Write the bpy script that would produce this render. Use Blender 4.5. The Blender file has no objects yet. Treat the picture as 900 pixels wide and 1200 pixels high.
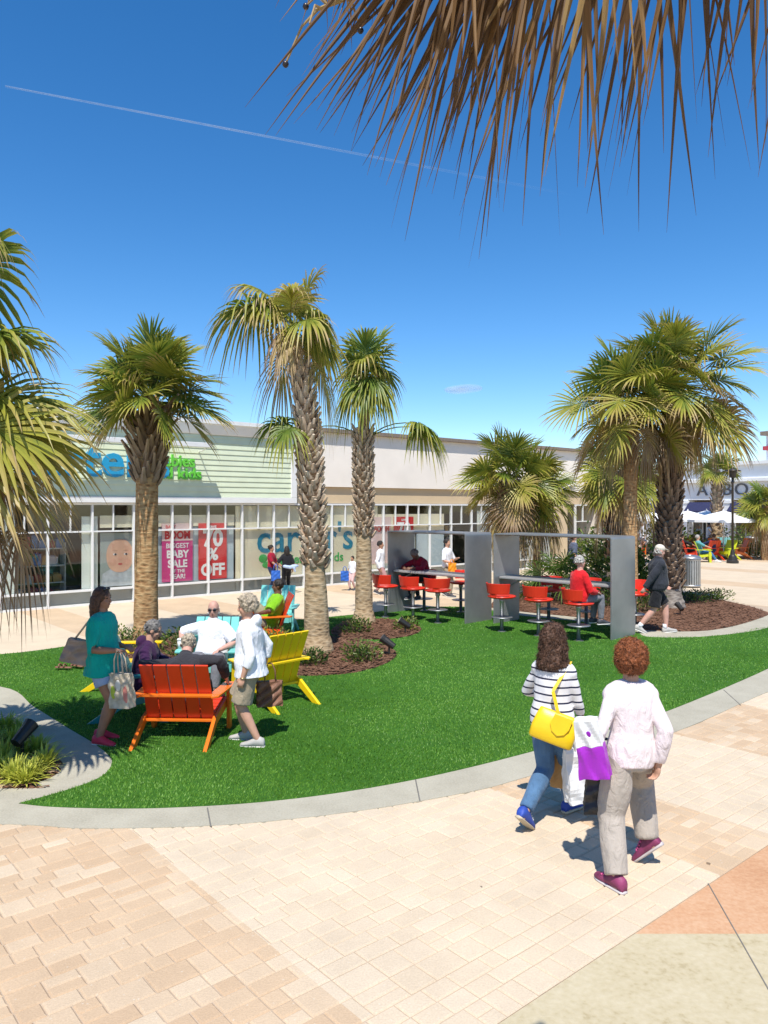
import bpy, math, random
import numpy as np
from mathutils import Vector, Matrix

SC = bpy.context.scene
COL = SC.collection
R = math.radians
PI = math.pi
rng = random.Random(7)
Z = Vector((0, 0, 1))

# ------------------------------------------------------------------ camera measure
F, CX, HY, H = 890.0, 450.0, 594.0, 2.55      # focal length and horizon of the 900x1200 photo, eye height
def G(x, y, z=0.0):
    """a point of the photo that lies on the ground (or at height z) -> world"""
    Y = F * (H - z) / (y - HY)
    return Vector(((x - CX) / F * Y, Y, z))
def W(x, y, Y):
    """a point of the photo at a known depth Y -> world"""
    return Vector(((x - CX) / F * Y, Y, H + (HY - y) / F * Y))

# ------------------------------------------------------------------ object helpers
def tag(o, label=None, cat=None, group=None, kind=None):
    if label: o['label'] = label
    if cat: o['category'] = cat
    if group: o['group'] = group
    if kind: o['kind'] = kind
    return o
def empty(name, loc=(0, 0, 0), rz=0.0):
    o = bpy.data.objects.new(name, None)
    COL.objects.link(o)
    o.location = loc
    o.rotation_euler = (0, 0, rz)
    o.empty_display_size = 0.1
    return o
def thing(name, label, cat, loc=(0, 0, 0), rz=0.0, group=None):
    return tag(empty(name, loc, rz), label, cat, group)
def copy_tree(o, parent=None):
    c = o.copy()
    COL.objects.link(c)
    if parent is not None: c.parent = parent
    for ch in list(o.children): copy_tree(ch, c)
    return c
def heading(dx, dy):
    return math.atan2(-dx, dy)          # local +y looks along (dx, dy)

class MB:
    """collects shapes and links them as ONE mesh object"""
    def __init__(s): s.v, s.f, s.m, s.t, s.n = [], [], [], [], 0
    def add(s, verts, faces, mat=0, tone=0.0):
        b = s.n
        s.v.extend(tuple(p) for p in verts)
        k = len(verts)
        s.n += k
        s.t.extend([tone] * k if not hasattr(tone, '__len__') else tone)
        for f in faces:
            s.f.append(tuple(b + i for i in f)); s.m.append(mat)
        return s
    def box(s, c, size, M=None, mat=0, tone=0.0):
        hx, hy, hz = size[0] / 2, size[1] / 2, size[2] / 2
        c = Vector(c)
        vs = []
        for z in (-hz, hz):
            for x, y in ((-hx, -hy), (hx, -hy), (hx, hy), (-hx, hy)):
                p = Vector((x, y, z))
                if M is not None: p = M @ p
                vs.append(c + p)
        return s.add(vs, [(3, 2, 1, 0), (4, 5, 6, 7), (0, 1, 5, 4), (1, 2, 6, 5), (2, 3, 7, 6), (3, 0, 4, 7)], mat, tone)
    def beam(s, p0, p1, w, t, side=(1, 0, 0), mat=0, tone=0.0):
        """board from p0 to p1, w wide along side, t thick across"""
        p0, p1 = Vector(p0), Vector(p1)
        d = (p1 - p0).normalized()
        sd = Vector(side); sd = (sd - d * sd.dot(d)).normalized()
        n = d.cross(sd)
        vs = []
        for p in (p0, p1):
            for a, b in ((-1, -1), (1, -1), (1, 1), (-1, 1)):
                vs.append(p + sd * (a * w / 2) + n * (b * t / 2))
        return s.add(vs, [(3, 2, 1, 0), (4, 5, 6, 7), (0, 1, 5, 4), (1, 2, 6, 5), (2, 3, 7, 6), (3, 0, 4, 7)], mat, tone)
    def loft(s, rings, n=12, mat=0, tone=0.0, caps=True):
        """rings: list of (centre, axis_a, axis_b) half-axis vectors"""
        vs, fs = [], []
        for c, a, b in rings:
            for k in range(n):
                q = 2 * PI * k / n
                vs.append(c + a * math.cos(q) + b * math.sin(q))
        L = len(rings)
        for i in range(L - 1):
            for k in range(n):
                k2 = (k + 1) % n
                fs.append((i * n + k, i * n + k2, (i + 1) * n + k2, (i + 1) * n + k))
        if caps:
            fs.append(tuple(range(n - 1, -1, -1)))
            fs.append(tuple((L - 1) * n + k for k in range(n)))
        return s.add(vs, fs, mat, tone)
    def tube(s, pts, radii, n=8, mat=0, tone=0.0, caps=True, round_ends=False):
        pts = [Vector(p) for p in pts]
        if not hasattr(radii, '__len__'): radii = [radii] * len(pts)
        radii = list(radii)
        if round_ends:
            d0 = (pts[0] - pts[1]).normalized(); d1 = (pts[-1] - pts[-2]).normalized()
            r0, r1 = radii[0], radii[-1]
            a = [(pts[0] + d0 * r0 * q, r0 * w) for q, w in ((0.95, 0.25), (0.7, 0.7))]
            b = [(pts[-1] + d1 * r1 * q, r1 * w) for q, w in ((0.7, 0.7), (0.95, 0.25))]
            pts = [p for p, _ in a] + pts + [p for p, _ in b]
            radii = [r for _, r in a] + radii + [r for _, r in b]
        rings = []
        d = (pts[1] - pts[0]).normalized()
        ref = Vector((0, 0, 1)) if abs(d.z) < 0.9 else Vector((1, 0, 0))
        u = d.cross(ref).normalized()
        for i, p in enumerate(pts):
            if i == 0: t = pts[1] - pts[0]
            elif i == len(pts) - 1: t = pts[-1] - pts[-2]
            else: t = (pts[i + 1] - pts[i]).normalized() + (pts[i] - pts[i - 1]).normalized()
            if t.length < 1e-9: t = d.copy()
            t.normalize()
            u = u - t * u.dot(t)
            if u.length < 1e-6: u = t.orthogonal()
            u.normalize()
            w = t.cross(u)
            r = radii[i]
            rings.append((p, u * r, w * r))
        return s.loft(rings, n, mat, tone, caps)
    def ell(s, c, r, M=None, nu=12, nv=8, mat=0, tone=0.0):
        c = Vector(c)
        vs, fs = [], []
        if not hasattr(r, '__len__'): r = (r, r, r)
        for i in range(1, nv):
            th = PI * i / nv
            for k in range(nu):
                q = 2 * PI * k / nu
                p = Vector((r[0] * math.sin(th) * math.cos(q), r[1] * math.sin(th) * math.sin(q), r[2] * math.cos(th)))
                vs.append(p)
        top, bot = len(vs), len(vs) + 1
        vs += [Vector((0, 0, r[2])), Vector((0, 0, -r[2]))]
        for i in range(nv - 2):
            for k in range(nu):
                k2 = (k + 1) % nu
                fs.append((i * nu + k, (i + 1) * nu + k, (i + 1) * nu + k2, i * nu + k2))
        for k in range(nu):
            k2 = (k + 1) % nu
            fs.append((top, k, k2))
            fs.append((bot, (nv - 2) * nu + k2, (nv - 2) * nu + k))
        if M is not None: vs = [M @ p for p in vs]
        return s.add([c + p for p in vs], fs, mat, tone)
    def prism(s, poly, z0, z1, M=None, mat=0, tone=0.0):
        """poly (x,y) counter-clockwise extruded z0..z1, M maps to place"""
        n = len(poly)
        vs = [Vector((x, y, z0)) for x, y in poly] + [Vector((x, y, z1)) for x, y in poly]
        if M is not None: vs = [M @ p for p in vs]
        fs = [tuple(range(n - 1, -1, -1)), tuple(range(n, 2 * n))]
        fs += [(i, (i + 1) % n, n + (i + 1) % n, n + i) for i in range(n)]
        return s.add(vs, fs, mat, tone)
    def lathe(s, prof, c=(0, 0, 0), n=20, mat=0, tone=0.0):
        """prof: (radius, z) from bottom to top"""
        c = Vector(c)
        return s.loft([(c + Vector((0, 0, z)), Vector((max(r, 1e-4), 0, 0)), Vector((0, max(r, 1e-4), 0))) for r, z in prof], n, mat, tone)
    def mesh(s, name, mats):
        me = bpy.data.meshes.new(name)
        me.from_pydata(s.v, [], s.f)
        for m in (mats if isinstance(mats, (list, tuple)) else [mats]): me.materials.append(m)
        if any(s.m): me.polygons.foreach_set('material_index', s.m)
        if any(s.t):
            at = me.attributes.new('tone', 'FLOAT', 'POINT')
            at.data.foreach_set('value', s.t)
        return me
    def build(s, name, mats, parent=None, smooth=False, bevel=0.0, loc=None):
        me = s.mesh(name, mats)
        if smooth:
            me.polygons.foreach_set('use_smooth', [True] * len(me.polygons))
        me.update()
        o = bpy.data.objects.new(name, me)
        COL.objects.link(o)
        if parent is not None: o.parent = parent
        if loc is not None: o.location = loc
        if bevel:
            b = o.modifiers.new('bevel', 'BEVEL'); b.width = bevel; b.segments = 2; b.limit_method = 'ANGLE'; b.angle_limit = R(40)
        return o

def blob(mb, voxel, it=4, wr=0.0, wf=20.0, name='body', mat=None, parent=None, seed=0, stretch=(1, 1, 1)):
    """union of the closed shapes in mb as one continuous smooth skin, with cloth folds of depth wr"""
    me = mb.mesh('tmp', [])
    o = bpy.data.objects.new('tmp', me); COL.objects.link(o)
    r = o.modifiers.new('r', 'REMESH'); r.mode = 'VOXEL'; r.voxel_size = voxel; r.use_smooth_shade = True
    sm = o.modifiers.new('s', 'SMOOTH'); sm.factor = 0.5; sm.iterations = it
    dg = bpy.context.evaluated_depsgraph_get()
    m2 = bpy.data.meshes.new_from_object(o.evaluated_get(dg))
    bpy.data.objects.remove(o); bpy.data.meshes.remove(me)
    if wr > 0 and len(m2.vertices):
        n = len(m2.vertices)
        co = np.empty(n * 3, np.float32); m2.vertices.foreach_get('co', co); co = co.reshape(-1, 3)
        no = np.empty(n * 3, np.float32); m2.vertices.foreach_get('normal', no); no = no.reshape(-1, 3)
        rs = np.random.RandomState(seed + 11)
        p = co * np.array(stretch, np.float32)
        warp = sum(np.sin(p @ (rs.normal(size=3) * wf * 0.5) + rs.uniform(0, 6.3)) for _ in range(4))
        d = np.zeros(n)
        for k in range(7):
            kv = rs.normal(size=3); kv /= np.linalg.norm(kv)
            fr = wf * (0.7 + 0.35 * k)
            d += np.sin(p @ (kv * fr) + warp * 0.9 + rs.uniform(0, 6.3)) / (1 + 0.35 * k)
        d = np.sign(d) * np.abs(d / 2.2) ** 1.2
        co = co + no * (d * wr)[:, None]
        m2.vertices.foreach_set('co', co.astype(np.float32).ravel())
    m2.materials.clear()
    if mat is not None: m2.materials.append(mat)
    m2.polygons.foreach_set('use_smooth', [True] * len(m2.polygons))
    m2.update()
    m2.name = name
    ob = bpy.data.objects.new(name, m2); COL.objects.link(ob)
    if parent is not None: ob.parent = parent
    return ob

# ------------------------------------------------------------------ materials
_M = {}
def newmat(name):
    m = bpy.data.materials.new(name); m.use_nodes = True
    nt = m.node_tree
    return m, nt, nt.nodes, nt.links, nt.nodes['Principled BSDF']
def srgb(r, g, b):
    f = lambda c: (c / 255 / 12.92) if c / 255 <= 0.04045 else ((c / 255 + 0.055) / 1.055) ** 2.4
    return (f(r), f(g), f(b))
def pmat(name, col, rough=0.6, metal=0.0, var=0.12, vs=8.0, bump=0.0, bs=60.0, spec=0.5, coat=0.0, sheen=0.0, coords='Object'):
    """paint, cloth, skin, metal ...: base colour with soft uneven tone, fine bump"""
    key = (name,)
    if key in _M: return _M[key]
    m, nt, N, L, P = newmat(name)
    tc = N.new('ShaderNodeTexCoord')
    nz = N.new('ShaderNodeTexNoise'); nz.inputs['Scale'].default_value = vs; nz.inputs['Detail'].default_value = 5
    L.new(tc.outputs[coords], nz.inputs['Vector'])
    mx = N.new('ShaderNodeMix'); mx.data_type = 'RGBA'
    lo = [c * (1 - var) for c in col]; hi = [min(1, c * (1 + var)) for c in col]
    mx.inputs[6].default_value = (*lo, 1); mx.inputs[7].default_value = (*hi, 1)
    mr = N.new('ShaderNodeMapRange'); mr.inputs[1].default_value = 0.3; mr.inputs[2].default_value = 0.7
    L.new(nz.outputs['Fac'], mr.inputs[0]); L.new(mr.outputs[0], mx.inputs[0])
    L.new(mx.outputs[2], P.inputs['Base Color'])
    P.inputs['Roughness'].default_value = rough
    P.inputs['Metallic'].default_value = metal
    P.inputs['Specular IOR Level'].default_value = spec
    if coat: P.inputs['Coat Weight'].default_value = coat; P.inputs['Coat Roughness'].default_value = 0.15
    if sheen: P.inputs['Sheen Weight'].default_value = sheen
    if bump:
        n2 = N.new('ShaderNodeTexNoise'); n2.inputs['Scale'].default_value = bs; n2.inputs['Detail'].default_value = 4
        L.new(tc.outputs[coords], n2.inputs['Vector'])
        b = N.new('ShaderNodeBump'); b.inputs['Strength'].default_value = bump; b.inputs['Distance'].default_value = 0.01
        L.new(n2.outputs['Fac'], b.inputs['Height']); L.new(b.outputs['Normal'], P.inputs['Normal'])
    _M[key] = m
    return m
def cloth(name, col, var=0.10):
    """woven cloth with soft folds running mostly down the body"""
    if (name,) in _M: return _M[(name,)]
    m = pmat(name, col, rough=0.9, var=var, vs=6, bump=0.25, bs=140, spec=0.15, sheen=0.12)
    N, L = m.node_tree.nodes, m.node_tree.links
    P = N['Principled BSDF']; tc = N.new('ShaderNodeTexCoord')
    mp = N.new('ShaderNodeMapping'); mp.inputs['Scale'].default_value = (13, 13, 6.5); mp.inputs['Rotation'].default_value = (0.5, 0.35, 0)
    L.new(tc.outputs['Object'], mp.inputs['Vector'])
    nz = N.new('ShaderNodeTexNoise'); nz.inputs['Scale'].default_value = 1.0; nz.inputs['Detail'].default_value = 3; nz.inputs['Distortion'].default_value = 1.2
    L.new(mp.outputs[0], nz.inputs['Vector'])
    b = N.new('ShaderNodeBump'); b.inputs['Strength'].default_value = 0.75; b.inputs['Distance'].default_value = 0.03
    old = P.inputs['Normal'].links[0].from_socket
    L.new(nz.outputs['Fac'], b.inputs['Height']); L.new(old, b.inputs['Normal']); L.new(b.outputs['Normal'], P.inputs['Normal'])
    return m

def ramp(N, stops, interp='LINEAR'):
    cr = N.new('ShaderNodeValToRGB'); cr.color_ramp.interpolation = interp
    e = cr.color_ramp.elements
    e[0].position, e[0].color = stops[0][0], (*stops[0][1], 1)
    e[1].position, e[1].color = stops[-1][0], (*stops[-1][1], 1)
    for p, c in stops[1:-1]:
        q = e.new(p); q.color = (*c, 1)
    return cr
def math_node(N, L, op, a, b=None, c=None):
    n = N.new('ShaderNodeMath'); n.operation = op
    for i, q in enumerate((a, b, c)):
        if q is None: continue
        if isinstance(q, (int, float)): n.inputs[i].default_value = q
        else: L.new(q, n.inputs[i])
    return n.outputs[0]

def leaf_material(name, stops, trans=0.3, rough=0.45):
    """colour by the leaf's own age ('tone') with noise"""
    m, nt, N, L, P = newmat(name)
    at = N.new('ShaderNodeAttribute'); at.attribute_name = 'tone'
    geo = N.new('ShaderNodeTexCoord')
    nz = N.new('ShaderNodeTexNoise'); nz.inputs['Scale'].default_value = 5; nz.inputs['Detail'].default_value = 4
    L.new(geo.outputs['Object'], nz.inputs['Vector'])
    o = math_node(N, L, 'MULTIPLY_ADD', nz.outputs['Fac'], 0.3, -0.15)
    t = math_node(N, L, 'ADD', at.outputs['Fac'], o)
    cr = ramp(N, stops); L.new(t, cr.inputs[0])
    L.new(cr.outputs[0], P.inputs['Base Color'])
    P.inputs['Roughness'].default_value = rough; P.inputs['Specular IOR Level'].default_value = 0.4
    tr = N.new('ShaderNodeBsdfTranslucent'); L.new(cr.outputs[0], tr.inputs['Color'])
    ms = N.new('ShaderNodeMixShader'); ms.inputs[0].default_value = trans
    L.new(P.outputs[0], ms.inputs[1]); L.new(tr.outputs[0], ms.inputs[2])
    L.new(ms.outputs[0], N['Material Output'].inputs['Surface'])
    return m

MAT = {}
MAT['palm'] = leaf_material('palm_leaf', [(0.0, (0.055, 0.105, 0.016)), (0.3, (0.135, 0.20, 0.028)), (0.52, (0.34, 0.33, 0.045)),
                            (0.72, (0.46, 0.34, 0.13)), (0.86, (0.40, 0.29, 0.18)), (1.0, (0.25, 0.155, 0.085))])
MAT['shrub'] = leaf_material('shrub_leaf', [(0.0, (0.018, 0.045, 0.01)), (0.5, (0.07, 0.13, 0.02)), (0.8, (0.2, 0.24, 0.04)), (1.0, (0.38, 0.36, 0.07))])
MAT['lily'] = leaf_material('strap_leaf', [(0.0, (0.09, 0.17, 0.02)), (0.5, (0.30, 0.38, 0.035)), (1.0, (0.58, 0.58, 0.09))])
MAT['boot'] = leaf_material('palm_leaf_base', [(0.0, (0.11, 0.07, 0.045)), (0.4, (0.24, 0.16, 0.105)), (0.7, (0.43, 0.315, 0.215)), (1.0, (0.58, 0.47, 0.35))], 0.0, 0.85)

def trunk_material(name, a, b, c):
    m, nt, N, L, P = newmat(name)
    tc = N.new('ShaderNodeTexCoord')
    mp = N.new('ShaderNodeMapping'); mp.inputs['Scale'].default_value = (4, 4, 26)
    L.new(tc.outputs['Object'], mp.inputs['Vector'])
    nz = N.new('ShaderNodeTexNoise'); nz.inputs['Scale'].default_value = 1; nz.inputs['Detail'].default_value = 6; nz.inputs['Roughness'].default_value = 0.65
    L.new(mp.outputs[0], nz.inputs['Vector'])
    vo = N.new('ShaderNodeTexVoronoi'); vo.inputs['Scale'].default_value = 1.0
    mp2 = N.new('ShaderNodeMapping'); mp2.inputs['Scale'].default_value = (9, 9, 17)
    L.new(tc.outputs['Object'], mp2.inputs['Vector']); L.new(mp2.outputs[0], vo.inputs['Vector'])
    s = math_node(N, L, 'MULTIPLY_ADD', vo.outputs['Distance'], 0.45, math_node(N, L, 'MULTIPLY', nz.outputs['Fac'], 0.75))
    cr = ramp(N, [(0.28, a), (0.5, b), (0.78, c)]); L.new(s, cr.inputs[0])
    L.new(cr.outputs[0], P.inputs['Base Color'])
    P.inputs['Roughness'].default_value = 0.9; P.inputs['Specular IOR Level'].default_value = 0.1
    bp = N.new('ShaderNodeBump'); bp.inputs['Strength'].default_value = 0.9; bp.inputs['Distance'].default_value = 0.03
    L.new(s, bp.inputs['Height']); L.new(bp.outputs[0], P.inputs['Normal'])
    return m
MAT['trunk_orange'] = trunk_material('palm_trunk_orange', (0.10, 0.05, 0.025), (0.36, 0.20, 0.09), (0.52, 0.34, 0.17))
MAT['trunk_tan'] = trunk_material('palm_trunk_tan', (0.12, 0.08, 0.05), (0.36, 0.25, 0.14), (0.50, 0.38, 0.24))
MAT['trunk_grey'] = trunk_material('palm_trunk_grey', (0.06, 0.05, 0.045), (0.19, 0.16, 0.135), (0.33, 0.29, 0.25))

# band coordinates of the plaza paving: s along the shop front, t across it
DV = Vector((0.763, 0.647, 0)); NV = Vector((0.647, -0.763, 0)); AV = Vector((-0.647, 0.763, 0))
BANDS = [-60, -30.2, -27.5, -24.8, -22, -18, -15.2, -12.5, -9.6, -5.2, -1.5, 2.05, 5.0, 5.73, 7.74, 9.6, 13.2, 14.6, 18.4, 19.8, 24.2, 25.5, 30, 31.4, 36, 37.5, 43, 45, 60]   # tan | cream | tan ...
def paver_material(name, cream, tan):
    m, nt, N, L, P = newmat(name)
    geo = N.new('ShaderNodeNewGeometry')
    dot = N.new('ShaderNodeVectorMath'); dot.operation = 'DOT_PRODUCT'
    L.new(geo.outputs['Position'], dot.inputs[0]); dot.inputs[1].default_value = DV
    sfac = math_node(N, L, 'MULTIPLY_ADD', dot.outputs['Value'], 1 / 120.0, 0.5)
    stops = []
    near = [b for b in BANDS if -30.5 < b < 46]
    cr = N.new('ShaderNodeValToRGB'); cr.color_ramp.interpolation = 'CONSTANT'
    e = cr.color_ramp.elements
    allb = [(b, k) for k, b in enumerate(BANDS)]
    # colour: between BANDS[i] and BANDS[i+1] tan when (i odd) chosen so that s<2.05 is tan
    e[0].position = 0; e[0].color = (0, 0, 0, 1); e[1].position = 0.999; e[1].color = (0, 0, 0, 1)
    i2 = BANDS.index(2.05)
    for k, b in enumerate(BANDS[1:-1], 1):
        q = e.new(b / 120.0 + 0.5)
        v = 1.0 if (i2 - k) % 2 == 1 else 0.0
        q.color = (v, v, v, 1)
    L.new(sfac, cr.inputs[0])
    at = N.new('ShaderNodeAttribute'); at.attribute_name = 'tone'
    # per stone tone: tan areas mix pinkish tan and pale stones, cream areas stay close to cream
    tanr = ramp(N, tan); L.new(at.outputs['Fac'], tanr.inputs[0])
    crr = ramp(N, cream); L.new(at.outputs['Fac'], crr.inputs[0])
    mx = N.new('ShaderNodeMix'); mx.data_type = 'RGBA'
    L.new(cr.outputs[0], mx.inputs[0]); L.new(crr.outputs[0], mx.inputs[6]); L.new(tanr.outputs[0], mx.inputs[7])
    nz = N.new('ShaderNodeTexNoise'); nz.inputs['Scale'].default_value = 1.3; nz.inputs['Detail'].default_value = 8; nz.inputs['Roughness'].default_value = 0.7
    L.new(geo.outputs['Position'], nz.inputs['Vector'])
    n2 = N.new('ShaderNodeTexNoise'); n2.inputs['Scale'].default_value = 90; n2.inputs['Detail'].default_value = 3
    L.new(geo.outputs['Position'], n2.inputs['Vector'])
    k1 = math_node(N, L, 'MULTIPLY_ADD', nz.outputs['Fac'], 0.5, 0.75)
    k2 = math_node(N, L, 'MULTIPLY_ADD', n2.outputs['Fac'], 0.36, 0.82)
    kk = math_node(N, L, 'MULTIPLY', k1, k2)
    # scattered pale shell flecks and dark spots
    vo = N.new('ShaderNodeTexVoronoi'); vo.inputs['Scale'].default_value = 26
    L.new(geo.outputs['Position'], vo.inputs['Vector'])
    fl = N.new('ShaderNodeMapRange'); fl.inputs[1].default_value = 0.20; fl.inputs[2].default_value = 0.10; fl.inputs[3].default_value = 0; fl.inputs[4].default_value = 0.5
    L.new(vo.outputs['Distance'], fl.inputs[0])
    vs = math_node(N, L, 'MULTIPLY', fl.outputs[0], math_node(N, L, 'GREATER_THAN', vo.outputs['Color'], 0.62))
    mul = N.new('ShaderNodeMix'); mul.data_type = 'RGBA'; mul.blend_type = 'MULTIPLY'; mul.inputs[0].default_value = 1
    L.new(mx.outputs[2], mul.inputs[6])
    comb = N.new('ShaderNodeCombineColor'); 
    for i in range(3): L.new(kk, comb.inputs[i])
    L.new(comb.outputs[0], mul.inputs[7])
    fin = N.new('ShaderNodeMix'); fin.data_type = 'RGBA'
    L.new(vs, fin.inputs[0]); L.new(mul.outputs[2], fin.inputs[6]); fin.inputs[7].default_value = (0.60, 0.53, 0.43, 1)
    # a few dark specks of old gum and dropped leaves
    v3 = N.new('ShaderNodeTexVoronoi'); v3.inputs['Scale'].default_value = 1.15; L.new(geo.outputs['Position'], v3.inputs['Vector'])
    wob = math_node(N, L, 'MULTIPLY_ADD', n2.outputs['Fac'], 0.03, v3.outputs['Distance'])
    sp = math_node(N, L, 'LESS_THAN', wob, 0.036)
    dk_ = N.new('ShaderNodeMix'); dk_.data_type = 'RGBA'; L.new(math_node(N, L, 'MULTIPLY', sp, 0.75), dk_.inputs[0]); L.new(fin.outputs[2], dk_.inputs[6]); dk_.inputs[7].default_value = (0.10, 0.07, 0.05, 1)
    L.new(dk_.outputs[2], P.inputs['Base Color'])
    P.inputs['Roughness'].default_value = 0.88; P.inputs['Specular IOR Level'].default_value = 0.2
    bp = N.new('ShaderNodeBump'); bp.inputs['Strength'].default_value = 0.35; bp.inputs['Distance'].default_value = 0.006
    L.new(n2.outputs['Fac'], bp.inputs['Height']); L.new(bp.outputs[0], P.inputs['Normal'])
    return m
CREAM = [(0.0, (0.555, 0.45, 0.322)), (0.5, (0.575, 0.47, 0.342)), (1.0, (0.595, 0.49, 0.362))]
TAN = [(0.0, (0.485, 0.345, 0.22)), (0.4, (0.515, 0.38, 0.25)), (0.75, (0.54, 0.415, 0.285)), (1.0, (0.575, 0.465, 0.335))]
MAT['paver'] = paver_material('paver_stone', CREAM, TAN)

def ground_material(name, stops, scale=3.0, fine=70.0, rough=0.9, bump=0.3, bdist=0.01):
    m, nt, N, L, P = newmat(name)
    geo = N.new('ShaderNodeNewGeometry')
    a = N.new('ShaderNodeTexNoise'); a.inputs['Scale'].default_value = scale; a.inputs['Detail'].default_value = 9; a.inputs['Roughness'].default_value = 0.68
    b = N.new('ShaderNodeTexNoise'); b.inputs['Scale'].default_value = fine; b.inputs['Detail'].default_value = 4
    L.new(geo.outputs['Position'], a.inputs['Vector']); L.new(geo.outputs['Position'], b.inputs['Vector'])
    s = math_node(N, L, 'MULTIPLY_ADD', b.outputs['Fac'], 0.45, math_node(N, L, 'MULTIPLY', a.outputs['Fac'], 0.55))
    cr = ramp(N, stops); L.new(s, cr.inputs[0]); L.new(cr.outputs[0], P.inputs['Base Color'])
    P.inputs['Roughness'].default_value = rough; P.inputs['Specular IOR Level'].default_value = 0.15
    bp = N.new('ShaderNodeBump'); bp.inputs['Strength'].default_value = bump; bp.inputs['Distance'].default_value = bdist
    L.new(b.outputs['Fac'], bp.inputs['Height']); L.new(bp.outputs[0], P.inputs['Normal'])
    return m
MAT['joint'] = ground_material('paver_joint_sand', [(0.3, (0.40, 0.305, 0.215)), (0.7, (0.50, 0.40, 0.30))])
MAT['concrete'] = ground_material('kerb_concrete', [(0.30, (0.30, 0.275, 0.21)), (0.5, (0.395, 0.365, 0.285)), (0.72, (0.475, 0.445, 0.355))], 2.0, 60)
MAT['stamp_orange'] = ground_material('stained_concrete_orange', [(0.3, (0.43, 0.22, 0.115)), (0.5, (0.52, 0.30, 0.17)), (0.7, (0.58, 0.38, 0.24))], 1.6, 40)
MAT['stamp_beige'] = ground_material('stained_concrete_beige', [(0.32, (0.34, 0.27, 0.15)), (0.45, (0.46, 0.39, 0.25)), (0.62, (0.51, 0.44, 0.30)), (0.75, (0.55, 0.49, 0.35))], 3.2, 30)
MAT['mulch'] = ground_material('bark_mulch', [(0.30, (0.055, 0.028, 0.018)), (0.45, (0.14, 0.07, 0.042)), (0.58, (0.25, 0.135, 0.085)), (0.72, (0.36, 0.22, 0.15))], 6, 38, 0.95, 1.0, 0.04)
MAT['turf'] = ground_material('turf_backing', [(0.3, (0.03, 0.10, 0.012)), (0.7, (0.07, 0.20, 0.024))], 2.0, 90, 0.95, 0.8, 0.03)
MAT['blade'] = leaf_material('turf_blade', [(0.0, (0.055, 0.165, 0.013)), (0.5, (0.13, 0.29, 0.025)), (1.0, (0.20, 0.39, 0.055))], 0.25, 0.5)
def skin_tone(name, c): return pmat(name, c, rough=0.55, var=0.10, vs=14, bump=0.08, bs=200, spec=0.35)
# ================================================================== SKY, SUN, CAMERA
SUN_EL, SUN_TH = 60.5, 84.0                   # elevation; shadows fall along this direction (degrees from +x)
w = bpy.data.worlds.new('World'); SC.world = w; w.use_nodes = True
N, L = w.node_tree.nodes, w.node_tree.links
sky = N.new('ShaderNodeTexSky'); sky.sky_type = 'NISHITA'; sky.sun_disc = False
sky.sun_elevation = R(SUN_EL)
sd = Vector((-math.cos(R(SUN_TH)), -math.sin(R(SUN_TH)), 0))      # horizontal direction towards the sun
sky.sun_rotation = math.atan2(sd.x, sd.y)
sky.altitude = 0; sky.air_density = 0.85; sky.dust_density = 0.1; sky.ozone_density = 2.2
hs = N.new('ShaderNodeHueSaturation'); hs.inputs['Hue'].default_value = 0.5015; hs.inputs['Saturation'].default_value = 1.34; hs.inputs['Value'].default_value = 1.0
L.new(sky.outputs[0], hs.inputs['Color']); L.new(hs.outputs[0], N['Background'].inputs['Color'])
N['Background'].inputs['Strength'].default_value = 0.14
sun = bpy.data.lights.new('sun', 'SUN'); sun.energy = 4.5; sun.angle = R(0.55); sun.color = (1.0, 0.955, 0.88)
so = bpy.data.objects.new('sun', sun); COL.objects.link(so)
ce = math.cos(R(SUN_EL))
to_sun = Vector((sd.x * ce, sd.y * ce, math.sin(R(SUN_EL))))
so.rotation_euler = to_sun.to_track_quat('Z', 'Y').to_euler()
so.location = to_sun * 60

cam = bpy.data.cameras.new('camera'); co = bpy.data.objects.new('camera', cam); COL.objects.link(co)
co.location = (0, 0, H); co.rotation_euler = (PI / 2, 0, 0)
cam.sensor_fit = 'VERTICAL'; cam.sensor_height = 36; cam.lens = 36 * F / 1200
cam.shift_y = -(600 - HY) / 1200
cam.clip_start = 0.05; cam.clip_end = 4000
SC.camera = co
SC.view_settings.view_transform = 'Standard'; SC.view_settings.look = 'None'
SC.view_settings.exposure = 0.42; SC.view_settings.gamma = 1.0; SC.view_settings.use_curve_mapping = False
SC.cycles.max_bounces = 8; SC.cycles.transparent_max_bounces = 16
SC.cycles.use_denoising = True
SC.cycles.sample_clamp_indirect = 6

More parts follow.
